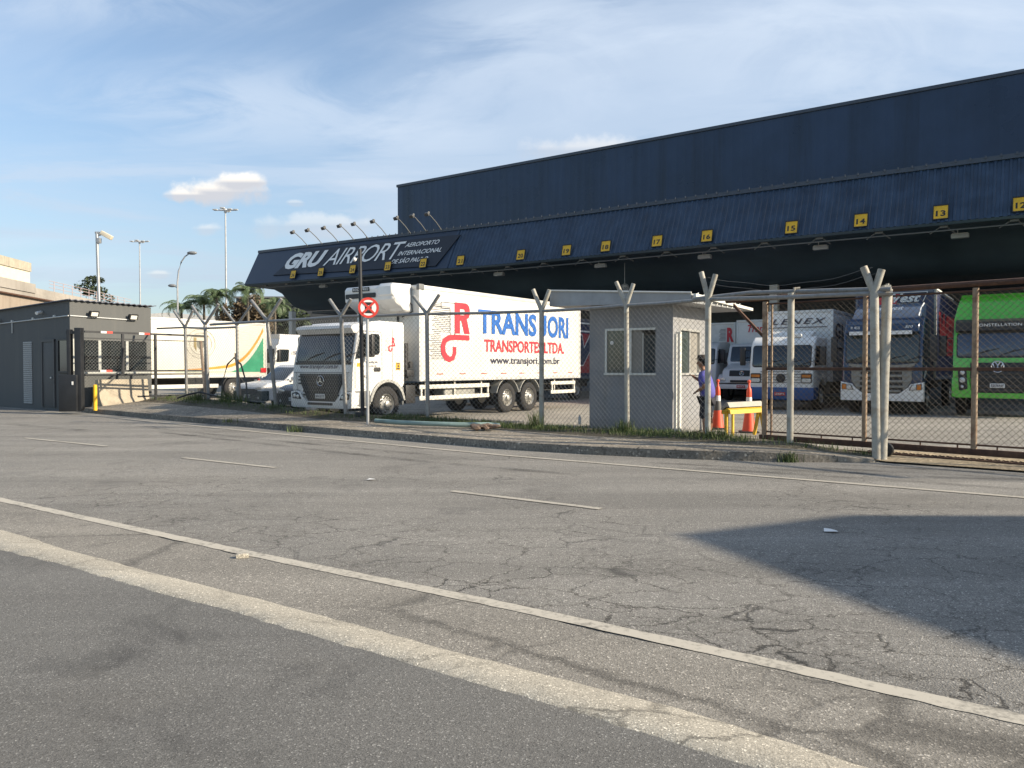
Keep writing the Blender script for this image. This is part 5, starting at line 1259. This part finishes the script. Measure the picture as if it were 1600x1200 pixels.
for s in (1, -1):
    body.update(limbs(s))
    e = (-.07, s*.27, 1.08) if s > 0 else (.10, s*.26, 1.12); w = (.08, s*.20, 1.0) if s > 0 else (.27, s*.13, 1.26)
    body.update({'sh%d' % s: ((.01, s*.17, 1.36), .058, 'chest'), 'el%d' % s: (e, .048, 'sh%d' % s), 'wr%d' % s: (w, .033, 'el%d' % s)})
    W3, E3 = V(w), V(e); d = (W3-E3).normalized(); sd = d.cross(Z).normalized()
    body['palm%d' % s] = (tuple(W3+d*.06), (.034, .020), 'wr%d' % s)
    for k, (off, ln) in enumerate(((-.030, .065), (-.010, .075), (.010, .072), (.028, .056))):
        a = W3+d*.095+sd*off; body['f%d%d' % (k, s)] = (tuple(a), .009, 'palm%d' % s); b = a+d*ln*.6+V((0, 0, -.008)); body['g%d%d' % (k, s)] = (tuple(b), .008, 'f%d%d' % (k, s)); body['h%d%d' % (k, s)] = (tuple(b+d*ln*.4+V((0, 0, -.014))), .0065, 'g%d%d' % (k, s))
    a = W3+d*.05+sd*.042*s+V((0, 0, .01)); body['t0%d' % s] = (tuple(a), .010, 'palm%d' % s); body['t1%d' % s] = (tuple(a+d*.045+sd*.012*s), .008, 't0%d' % s)
skin('body', body, skinm, pe)
part('nose', skinm, pe, lambda mb: (mb.ball((.185, 0, 1.575), .018, (1, .8, 1.3)), [mb.ball((.09, s*.083, 1.58), .022, (.8, .5, 1.3)) for s in (1, -1)]))
part('eyes', darktext, pe, lambda mb: ([mb.ball((.17, s*.032, 1.605), .010) for s in (1, -1)], mb.box(.172, .18, -.025, .025, 1.532, 1.540)))
shirtm = mat('shirt_purple', (.09, .085, .34), .8, var=.2, vs=6, bump=.3, bs=12)
sh = {'hem': ((-.045, 0, .78), (.215, .185), None), 'waist': ((-.05, 0, 1.0), (.205, .18), 'hem'), 'chest': ((-.01, 0, 1.23), (.21, .175), 'waist'), 'yoke': ((.03, 0, 1.385), (.12, .09), 'chest'), 'neck': ((.045, 0, 1.425), (.072, .065), 'yoke')}
for s in (1, -1):
    e = (-.07, s*.27, 1.08) if s > 0 else (.10, s*.26, 1.12)
    sh['sh%d' % s] = ((.01, s*.18, 1.33), .10, 'chest'); sh['sl%d' % s] = (tuple(lerp(V((.01, s*.18, 1.345)), V(e), .9)), .082, 'sh%d' % s)
skin('shirt', sh, shirtm, pe)
pants = {'p': ((-.045, 0, .86), (.165, .135), None)}
for s in (1, -1): pants['h%d' % s] = ((-.03, s*.095, .78), .105, 'p'); pants['k%d' % s] = ((-.01+.03*s, s*.115, .46), .088, 'h%d' % s); pants['c%d' % s] = ((-.015+.03*s, s*.115, .36), .085, 'k%d' % s)
skin('shorts', pants, mat('shorts_dark', (.018, .018, .026), .85, var=.2), pe)
part('hair', mat('hair_dark', (.012, .010, .009), .8), pe, lambda mb: (mb.ball((.065, 0, 1.665), .105, (1.05, .92, .75)), mb.ball((.02, 0, 1.60), .075, (.9, 1, 1.1))))
part('hat_brim', mat('hat_dark', (.03, .022, .018), .8), pe, lambda mb: (mb.lathe((.08, 0, 1.665), Z, [(.10, 0), (.15, .0), (.152, .012), (.10, .02)], 20, close=False), mb.lathe((.08, 0, 1.68), Z, [(.105, 0), (.10, .06), (.07, .085), (0, .09)], 20)))
part('shoe', mat('shoe_dark', (.05, .03, .02), .7), pe, lambda mb: [mb.box(-.10+.03*s, .17+.03*s, s*.12-.045, s*.12+.045, -.005, .055, bv=.025, seg=3) for s in (1, -1)])

# cones and yellow barrier
coneo = mat('cone_orange', (.72, .085, .035), .5, var=.08, dirt=.3, dcol=(.25, .06, .03)); 
cn = thing('traffic_cone', 'red traffic cone with white collar beside the person, partly hidden', 'cone', (5.27, 19.7, .02), 0, 'tall red traffic cones by the booth')
part('cone_body', coneo, cn, lambda mb: (mb.lathe((0, 0, .04), Z, [(.165, 0), (.15, .06), (.10, .44)], 24)))
part('cone_top', coneo, cn, lambda mb: (mb.lathe((0, 0, .86), Z, [(.062, 0), (.062, .10), (.052, .20), (.026, .24), (.022, .34), (.04, .36), (.04, .40), (0, .42)], 20)))
part('base', black, cn, lambda mb: mb.box(-.2, .2, -.2, .2, 0, .045, bv=.02))
part('collar', signwhite, cn, lambda mb: mb.lathe((0, 0, .72), Z, [(.072, 0), (.064, .14)], 20))
part('dark_band', mat('band_grey', (.10, .095, .09), .6), cn, lambda mb: mb.lathe((0, 0, .48), Z, [(.098, 0), (.073, .24)], 20))
cn2 = copy_tree(cn); cn2.location = (5.73, 18.6, .02); cn2['label'] = 'red traffic cone with knob top standing behind the yellow sawhorse barrier'
br = thing('sawhorse_barrier', 'yellow sawhorse barrier with pale folded rail beside the rusty gate', 'barrier', (0, 0, 0))
b0, b1 = V((4.68, 16.75, .02)), V((5.62, 17.5, .06)); bu = (b1-b0).normalized(); bl = (b1-b0).length; bf = Fr(b0, bu, Z); pb = bf.n
yp = mat('barrier_yellow', (.56, .37, .03), .6, var=.2, vs=8, dirt=.5, ds=4, dcol=(.30, .24, .14))
part('rail', yp, br, lambda mb: mb.prism(Fr(b0-bu*.06, pb, Z), [(-.10, .64), (.0, .66), (.03, .70), (.12, .66), (.14, .57), (.11, .57), (.06, .64), (.02, .62), (-.06, .56), (-.11, .57)], -(bl+.12), 0))
part('rail_top', mat('barrier_pale', (.36, .345, .30), .7, var=.15, dirt=.4), br, lambda mb: mb.prism(Fr(b0-bu*.04, pb, Z), [(-.13, .68), (.0, .82), (.04, .82), (.10, .71), (.02, .73), (-.11, .645)], -(bl+.06), 0))
part('leg', yp, br, lambda mb: (mb.box(-.04, .02, 0, .62, -.04, .03, f=bf), mb.box(.05, .10, 0, .6, .08, .12, f=bf)))
part('leg', yp, br, lambda mb: (mb.box(-.03, .03, 0, .6, -.03, .03, f=Fr(b1+pb*.12+bu*.05, bu, Z+pb*-.2)), mb.box(-.03, .03, 0, .6, -.03, .03, f=Fr(b1-pb*.12, bu, Z+pb*.2))))

# ---------------------------------------------------------------- road sign, lamp pole, small things on the verge
ns = thing('no_stopping_sign', 'round red and white no stopping sign on a thin steel post at the kerb', 'sign', (-3.53, 18.8, .1))
part('pole', steel, ns, lambda mb: mb.cyl((0, .03, 0), (0, .03, 2.85), .035, n=10))
fn = Fr((.035, -.02, 2.95), V((1, .22, 0)), Z)
pl = part('plate', signwhite, ns, lambda mb: mb.prism(fn, ell(0, 0, .245, n=36), 0, .01))
def ring(mb):
    o, i = ell(0, 0, .25, n=40), ell(0, 0, .192, n=40)
    L = [[mb.bm.verts.new(fn.p(x, y, z)) for x, y in pts] for pts in (o, i) for z in (.012,)]
    for k in range(40): mb.bm.faces.new((L[0][k], L[0][(k+1) % 40], L[1][(k+1) % 40], L[1][k]))
    for s in (1, -1):
        g = Fr(fn.p(0, 0, .018 if s > 0 else .0185), fn.a+fn.b*s, fn.b-fn.a*s); mb.box(-.195, .195, -.026, .026, 0, .002, f=g)
part('red_ring', red, pl, ring)
text('E', fn, -.085, -.135, .17, .27, black, pl, 0, .07, 1, .013)
lp = thing('lamp_pole', 'slim black pole with a tiny camera rising in front of the sign letters', 'pole', (-3.93, 19.95, .1))
part('pole', iron, lp, lambda mb: (mb.tube([(.06, 0, 0), (0, 0, 4.55)], .05, 10), mb.box(-.12, .1, -.1, .1, .15, .35, bv=.02)))
part('camera_body', signwhite, lp, lambda mb: (mb.ball((-.13, -.03, 4.28), .055), mb.cyl((-.1, 0, 4.30), (0, 0, 4.34), .015, n=6)))
tag(part('drain_hose', mat('hose_pale', (.20, .28, .26), .6, var=.15, dirt=.4), None, lambda mb: mb.tube([(-3.3, 18.6, .31), (-2.6, 18.1, .30), (-1.9, 17.75, .30), (-1.2, 17.6, .29), (-.55, 17.75, .28), (-.3, 17.9, .25)], .055, 9)), 'pale green hose lying along the grass edge under the truck', 'hose')
tag(part('rubble', mat('rubble_brown', (.17, .12, .09), .9, var=.3, bump=.5), None, lambda mb: [mb.ball((-.62+.09*random.uniform(-3, 3.5), 17.3+.07*random.uniform(-2, 2), .24+.06*random.random()), .05+.06*random.random(), (1.2, 1, .6), 1) for k in range(22)]), 'small heap of brown rubble beside the pale green hose', 'rubble')
tag(part('stone_chunk', pale_m, None, lambda mb: mb.prism(Fr((-2.30, 6.38, .004), V((.9, .3, 0)), Z), [(0, 0), (.10, 0), (.105, .03), (.06, .04), (0, .03)], -.05, .0, .008)), 'pale stone chunk lying on the worn road edge line', 'stone')
tag(part('paper_scrap', signwhite, None, lambda mb: (mb.face([(3.02, 7.42, .012), (3.14, 7.38, .02), (3.16, 7.47, .012), (3.05, 7.50, .03)]), mb.face([(3.05, 7.5, .03), (3.16, 7.47, .012), (3.13, 7.53, .015)]))), 'white paper scrap lying in the big road shadow', 'litter')
tag(part('paper_scrap', signwhite, None, lambda mb: mb.face([(-2.06, 10.86, .012), (-1.96, 10.84, .02), (-1.94, 10.92, .012), (-2.03, 10.95, .02)])), 'white paper scrap lying on the sunlit middle of the road', 'litter')
tag(part('plastic_bottle', mat('bottle_clear', (.55, .58, .6), .15, trans=.5), None, lambda mb: mb.lathe((1.55, 17.6, .29), Z, [(.03, 0), (.035, .02), (.035, .15), (.013, .2), (.013, .23)], 12)), 'small clear bottle standing on the verge near the booth', 'bottle')
def grass(mb):
    rnd = random.Random(5)
    def blade(x, y, z, h, w):
        a = rnd.uniform(0, 6.28); dx, dy = math.cos(a), math.sin(a); l = h*rnd.uniform(.15, .7)
        b = [mb.bm.verts.new(p) for p in ((x-dy*w, y+dx*w, z), (x+dy*w, y-dx*w, z), (x+dx*l*.4+dy*w*.6, y+dy*l*.4-dx*w*.6, z+h*.65), (x+dx*l*.4-dy*w*.6, y+dy*l*.4+dx*w*.6, z+h*.65), (x+dx*l, y+dy*l, z+h))]
        mb.bm.faces.new((b[0], b[1], b[2], b[3])); mb.bm.faces.new((b[3], b[2], b[4]))
    n = len(rows['v1'])
    for k in range(26000):
        i = int((rnd.random())*(n-1)); t = rnd.random()
        a, b = V(rows['s2'][i]), V(rows['v1'][i]); c = V(rows['v2'][i]); j = V(rows['s2'][i+1])-a
        x = a.x
        dens = 1 if -3.6 < x < 4.2 else .22
        dens *= .35+.9*max(0, mn.noise((x*1.1, a.y*1.1+t, 2))+.25)
        if rnd.random() > dens: continue
        p = (a+(b-a)*(.25+.75*t) if t < .8 else b+(c-b)*((t-.8)*5)) + j*rnd.random()
        blade(p.x, p.y, p.z-.01, rnd.uniform(.03, .14), .0055)
    for cx, cy, cz, nn, hh, sp in ((.55, 17.9, .2, 110, .42, .16), (2.4, 16.4, .22, 120, .30, .2), (3.95, 14.85, .26, 110, .22, .25), (-10.7, 26.0, .48, 160, .40, .35), (-8.8, 24.6, .48, 150, .35, .5), (-6.9, 22.4, .42, 80, .2, .4), (-5.3, 19.05, .0, 70, .22, .25), (4.68, 12.98, .0, 120, .20, .14), (-7.7, 20.95, .1, 40, .16, .2), (-9.4, 25.2, .46, 120, .45, .25)):
        for k in range(nn):
            x, y = cx+rnd.gauss(0, sp*.5), cy+rnd.gauss(0, sp*.3); blade(x, y, cz, hh*rnd.uniform(.4, 1.1), .007)
tag(part('grass', mat('grass_blades', (.075, .105, .028), .7, var=.45, vs=1.5), None, grass, smooth=False, fix=False), kind='stuff')

# ---------------------------------------------------------------- tall poles
def mast(name, x, y, h, lab, r=.16, n=4):
    s = thing(name, lab, 'light mast', (x, y, 0), group='tall floodlight masts behind the yard')
    part('pole', steel, s, lambda mb: mb.tube([(0, 0, 0), (0, 0, h)], r, 10, r*.55))
    hub = part('head_frame', steel, s, lambda mb: (mb.cyl((-1.5, 0, h), (1.5, 0, h), .06, n=6), mb.cyl((0, -1.2, h), (0, 1.2, h), .06, n=6), mb.cyl((0, 0, h-.3), (0, 0, h+.2), .2, n=10)))
    for dx, dy in ((-1.4, 0), (-.7, .3), (1.4, 0), (.7, -.3), (0, 1.1), (0, -1.1))[:6]:
        part('lamp_head', mat('lamp_light_grey', (.42, .43, .43), .5), s, lambda mb: mb.box(dx-.30, dx+.30, dy-.2, dy+.2, h+.02, h+.18, bv=.05))
mast('floodlight_mast', -66.5, 138, 24.0, 'distant slim floodlight mast between camera pole and curved street lamp', .17)
mast('floodlight_mast', -38.9, 105, 22.9, 'taller pale floodlight mast rising above the palm trees', .17)
cpz = thing('camera_pole', 'steel pole with a large pale security camera on top behind guard house', 'camera pole', (-17.4, 32.4, 0))
part('pole', steel, cpz, lambda mb: mb.tube([(.15, 0, 0), (0, 0, 7.28)], .07, 10, .06))
part('camera_body', mat('camera_cream', (.62, .56, .44), .5), cpz, lambda mb: mb.prism(Fr((.16, .05, 7.26), V((.82, 0, -.45)), V((.45, 0, .82))), rr(0, .50, -.09, .09, .03), -.1, .1, .02))
part('bracket', steel, cpz, lambda mb: (mb.cyl((0, 0, 7.1), (.26, 0, 7.2), .035, n=7), mb.box(.0, .16, -.08, .08, 6.8, 7.02, bv=.02), mb.box(-.06, .12, -.05, .05, 7.2, 7.28)))
sl = thing('street_lamp', 'grey street lamp with curved arm rising behind the palms', 'street lamp', (-26.0, 60, 0))
part('pole', steel, sl, lambda mb: mb.tube([(0, 0, 0), (0, 0, 8.2), (.1, 0, 9.1), (.32, 0, 9.8), (.6, 0, 10.2), (.95, 0, 10.45)], .07, 9, .045))
part('lamp_head', mat('lamp_mid_grey', (.2, .21, .22), .5), sl, lambda mb: mb.ball((1.15, 0, 10.48), .32, (1.25, .6, .45)))
part('lamp_head', mat('lamp_mid_grey', (.2, .21, .22), .5), sl, lambda mb: (mb.ball((-.42, 0, 7.95), .26, (1.25, .6, .5)), mb.cyl((-.3, 0, 7.9), (0, 0, 7.8), .04, n=6)))
l2 = thing('street_lamp', 'lone lamp head on a thin arm above the swoosh truck', 'street lamp', (-28.6, 57, 0))
part('pole', steel, l2, lambda mb: mb.tube([(0, 0, 0), (0, 0, 5.6), (.35, 0, 6.0), (1.9, 0, 6.15)], .05, 8)); part('lamp_head', mat('lamp_mid_grey', (.2, .21, .22), .5), l2, lambda mb: mb.ball((.15, 0, 5.9), .3, (1.4, .6, .4)))

# ---------------------------------------------------------------- vegetation
palm_leaf = mat('palm_frond', (.11, .16, .075), .55, var=.35, vs=.6); bark = mat('palm_bark', (.17, .145, .11), .85, var=.25, bump=.5)
def frond(mb, az, el, L, droop, rnd):
    d = V((math.cos(az), math.sin(az), 0)); pts = []; p = V((0, 0, 0)); e = el
    for i in range(11):
        pts.append(p.copy()); p = p + (d*math.cos(e)+Z*math.sin(e))*(L/10); e -= droop/10*(1+.12*i)
    mb.tube(pts, .028, 4, .006)
    side_ = V((-d.y, d.x, 0))
    for i in range(2, 40):
        t = i/40*10; k = min(9, int(t)); c = lerp(pts[k], pts[k+1], t-k); ax = (pts[k+1]-pts[k]).normalized()
        ll = L*.22*math.sin(math.pi*min(1, .16+.84*i/40))**.7*rnd.uniform(.8, 1.1)
        for s in (1, -1):
            tip = c + (side_*s*.8+ax*.55-Z*rnd.uniform(.25, .6)).normalized()*ll; w = ax*.022
            m_ = lerp(c, tip, .45)+Z*.03
            v = [mb.bm.verts.new(q) for q in (c-w*.5, c+w*.5, m_+w, tip, m_-w)]; mb.bm.faces.new((v[0], v[1], v[2], v[3], v[4]))
def palm_meshes(seed, h):
    rnd = random.Random(seed); mb = MB()
    for k in range(22): frond(mb, k*2.4+rnd.uniform(-.3, .3), R(rnd.uniform(30, 84)), rnd.uniform(2.2, 3.0), rnd.uniform(1.7, 2.7), rnd)
    mb.bm.transform(Matrix.Translation((.12, 0, h)))
    t = MB(); t.tube([(0, 0, 0), (.05, 0, h*.4), (.12, 0, h)], .17, 10, .11); t.tube([(.12, 0, h-.9), (.12, 0, h+.1)], .12, 8, .07)
    return mb.mesh('crown', palm_leaf, smooth=False, fix=False), t.mesh('trunk', bark)
PM = [palm_meshes(1, 7.4), palm_meshes(2, 8.2)]
for x, y, sc_, v, rz, lab in ((-34.4, 80, .98, 0, .3, 'leftmost palm tree in front of the curved street lamp'), (-32.3, 81, 1.06, 0, 2.2, 'second palm from the left in the row above the swoosh truck'), (-30.3, 79, 1.02, 1, 1.1, 'palm tree just left of the pale floodlight mast'),
                              (-26.6, 78, 1.06, 1, 4.0, 'palm tree under the left tip of the loading canopy'), (-24.6, 80, 1.0, 0, 5.2, 'rightmost palm tree, half hidden by the canopy underside')):
    s = thing('palm_tree', lab, 'palm tree', (x, y, 0), rz, 'palm trees beyond the yard'); s.scale = (sc_*1.03, sc_*1.03, sc_*1.04)
    link('trunk', PM[v][1], s); link('crown', PM[v][0], s)
def crown(mb, blobs, n, sz, rnd):
    for k in range(n):
        c, r = blobs[int(rnd.random()*len(blobs))]
        while True:
            q = V((rnd.uniform(-1, 1), rnd.uniform(-1, 1), rnd.uniform(-1, 1)))
            if .25 < q.length < 1: break
        p = V(c)+V((q.x*r[0], q.y*r[1], q.z*r[2])); a = V((rnd.gauss(0, 1), rnd.gauss(0, 1), rnd.gauss(0, .6))).normalized(); b = a.cross(V((rnd.gauss(0, 1), rnd.gauss(0, 1), rnd.gauss(0, 1)))).normalized(); s = sz*rnd.uniform(.6, 1.4)
        mb.face([p-a*s, p-b*s*.5, p+a*s, p+b*s*.5])
def tree(loc, h, blobs, n, sz, lab, m, seed, tr=.2):
    rnd = random.Random(seed); s = thing('tree', lab, 'tree', loc)
    part('crown', m, s, lambda mb: crown(mb, blobs, n, sz, rnd), smooth=False, fix=False)
    part('trunk', bark, s, lambda mb: (mb.tube([(0, 0, 0), (.1, 0, h*.5), (0, 0, h*.9)], tr, 8, tr*.4), [mb.tube([(.05, 0, h*.5), tuple(lerp(V((.05, 0, h*.55)), V(b[0]), .85))], tr*.4, 6, tr*.1) for b in blobs]))
leafd = mat('leaf_dark', (.045, .065, .03), .7, var=.5, vs=.8); leafb = mat('leaf_brownish', (.12, .09, .055), .7, var=.4, vs=.8)
tree((-50.3, 92, 0), 9, [((-.6, 0, 11.3), (1.3, 1, .7)), ((.5, 0, 12.0), (1.1, 1, .5)), ((1.1, 0, 10.8), (.9, .9, .5)), ((1.7, 0, 9.6), (1.2, 1, .9)), ((-.2, 0, 10.5), (.7, .6, .4))], 900, .20, 'small dark tree beside the camera pole above guard house roof', leafd, 3)
tree((-29.5, 84, 0), 6, [((-1, 0, 7.2), (1.8, 1.5, 1.6)), ((1.2, 0, 7.9), (1.9, 1.5, 1.7)), ((.2, .3, 5.8), (2.6, 1.6, 1.6)), ((2.2, 0, 6.2), (1.5, 1.3, 1.7))], 3200, .22, 'dense brownish tree behind the palms under the canopy tip', leafb, 4)
tree((-25.8, 86, 0), 6, [((-1, 0, 7.4), (1.8, 1.5, 1.9)), ((1.4, 0, 6.4), (2.0, 1.5, 2.1)), ((.2, .3, 4.6), (2.8, 1.6, 1.8))], 3000, .22, 'dark green dense tree behind the white truck cab', leafd, 5)
tree((-33.2, 88, 0), 4, [((-1, 0, 5.6), (1.6, 1.5, 1.2)), ((1.4, 0, 5.2), (2.0, 1.5, 1.3)), ((4, 0, 5.4), (1.6, 1, 1))], 1500, .2, 'low green bush like tree between the palm trunks', mat('leaf_mid', (.075, .105, .035), .7, var=.4, vs=.8), 6)

# ---------------------------------------------------------------- far buildings
far = thing('annex_building', 'dark blank annex building behind the palms below the canopy tip', 'building', (-22.5, 97, 0))
part('wall', mat('annex_dark', (.045, .05, .055), .8, var=.15, vs=.3), far, lambda mb: mb.box(-12.2, 6, 0, 10, 0, 10.3, bv=.05)); part('roof', greyp, far, lambda mb: mb.box(-12.4, 6.2, -.2, 10, 10.3, 10.5)); 
far2 = thing('white_shed', 'low shed with pale roof behind the swoosh truck', 'building', (-39, 92, 0))
part('wall', whitedull, far2, lambda mb: mb.box(-5, 9, 0, 10, 0, 7.0)); part('roof', whitedull, far2, lambda mb: mb.prism(Fr((0, -.3, 7.0), X, Z), [(-5.3, 0), (9.3, 0), (9.3, .2), (-2, 1.1), (-5.3, .9)], -10, 0))
via = thing('viaduct', 'brown concrete viaduct with railing behind the guard house', 'viaduct', (0, 0, 0))
vA, vB = V((-43.5, 62, 0)), V((-47.5, 96, 0)); vu = (vB-vA).normalized(); vl = (vB-vA).length; vf = Fr(vA-vu*14, vu, Z)
part('deck', concwarm, via, lambda mb: (mb.box(0, vl+14, 7.15, 8.05, -6, 0, f=vf), mb.box(0, vl+14, 8.05, 8.45, -6.3, .35, f=vf), mb.box(0, vl+14, 8.45, 9.0, -.0, .25, f=vf)))
part('girder', mat('girder_tan', (.30, .25, .20), .85, var=.12, vs=.5, streak=.3, dcol=(.2, .14, .1)), via, lambda mb: [mb.box(k*1.8, k*1.8+1.78, 6.2, 8.05, .02, .10, f=vf) for k in range(26)])
part('ledge', rustdark, via, lambda mb: (mb.box(0, vl+14, 7.98, 8.10, .10, .40, f=vf), mb.box(0, vl+14, 6.05, 6.22, -.5, .22, f=vf)))
part('railing', mat('railing_pink', (.42, .33, .32), .6), via, lambda mb: ([mb.cyl(vf.p(k*2, 9.0, .1), vf.p(k*2, 10.0, .1), .035, n=5) for k in range(14, 24)], [mb.cyl(vf.p(27, z, .1), vf.p(vl+14, z, .1), .028, n=5) for z in (9.35, 9.7, 10.0)]))
for s in (4, 22, 40): part('pier', concwarm, via, lambda mb: mb.box(s, s+1.6, 0, 7.15, -4.5, -1.5, f=vf))
vh = thing('rooftop_room', 'small cream building standing on top of the viaduct', 'building', (0, 0, 0))
part('wall', mat('cream_wall', (.66, .60, .46), .8, var=.06), vh, lambda mb: mb.box(2, 23.5, 9.0, 10.45, -3.2, .0, f=vf))
part('parapet', mat('parapet_grey', (.40, .36, .28), .9, var=.15, streak=.4), vh, lambda mb: mb.box(1.9, 23.6, 10.45, 11.25, -3.3, .10, f=vf))
part('plinth', concwarm, vh, lambda mb: mb.box(1.9, 23.6, 8.46, 9.3, .27, .45, f=vf))
part('tank', signwhite, vh, lambda mb: mb.ball(vf.p(14.5, 11.4, -.6), .35))

# unseen slab added right of the viewer, outlined to throw the big road shadow
tip = V((1.58, 7.34, 0)); hS = 4.2; off = V((sdir.x, sdir.y, 0))/sdir.z*(hS+.22)
pol = [(0, 0), (.75, -2.15), (1.2, -3.2), (2.3, -5.4), (9, -9), (10, .9), (3.9, .93), (2.03, .97)]
sh_ = thing('shadow_slab', 'unseen slab on pillars added right of the viewer to cast the big road shadow', 'shadow caster', tuple(tip+off))
part('roof', concrete, sh_, lambda mb: mb.prism(Fr((0, 0, hS), X, Y), pol, -.02, .22))
part('pillar', concrete, sh_, lambda mb: [mb.box(x-.15, x+.15, y-.15, y+.15, 0, hS-.02) for x, y in ((8.5, -7.5), (8.8, 0), (6, -5))])
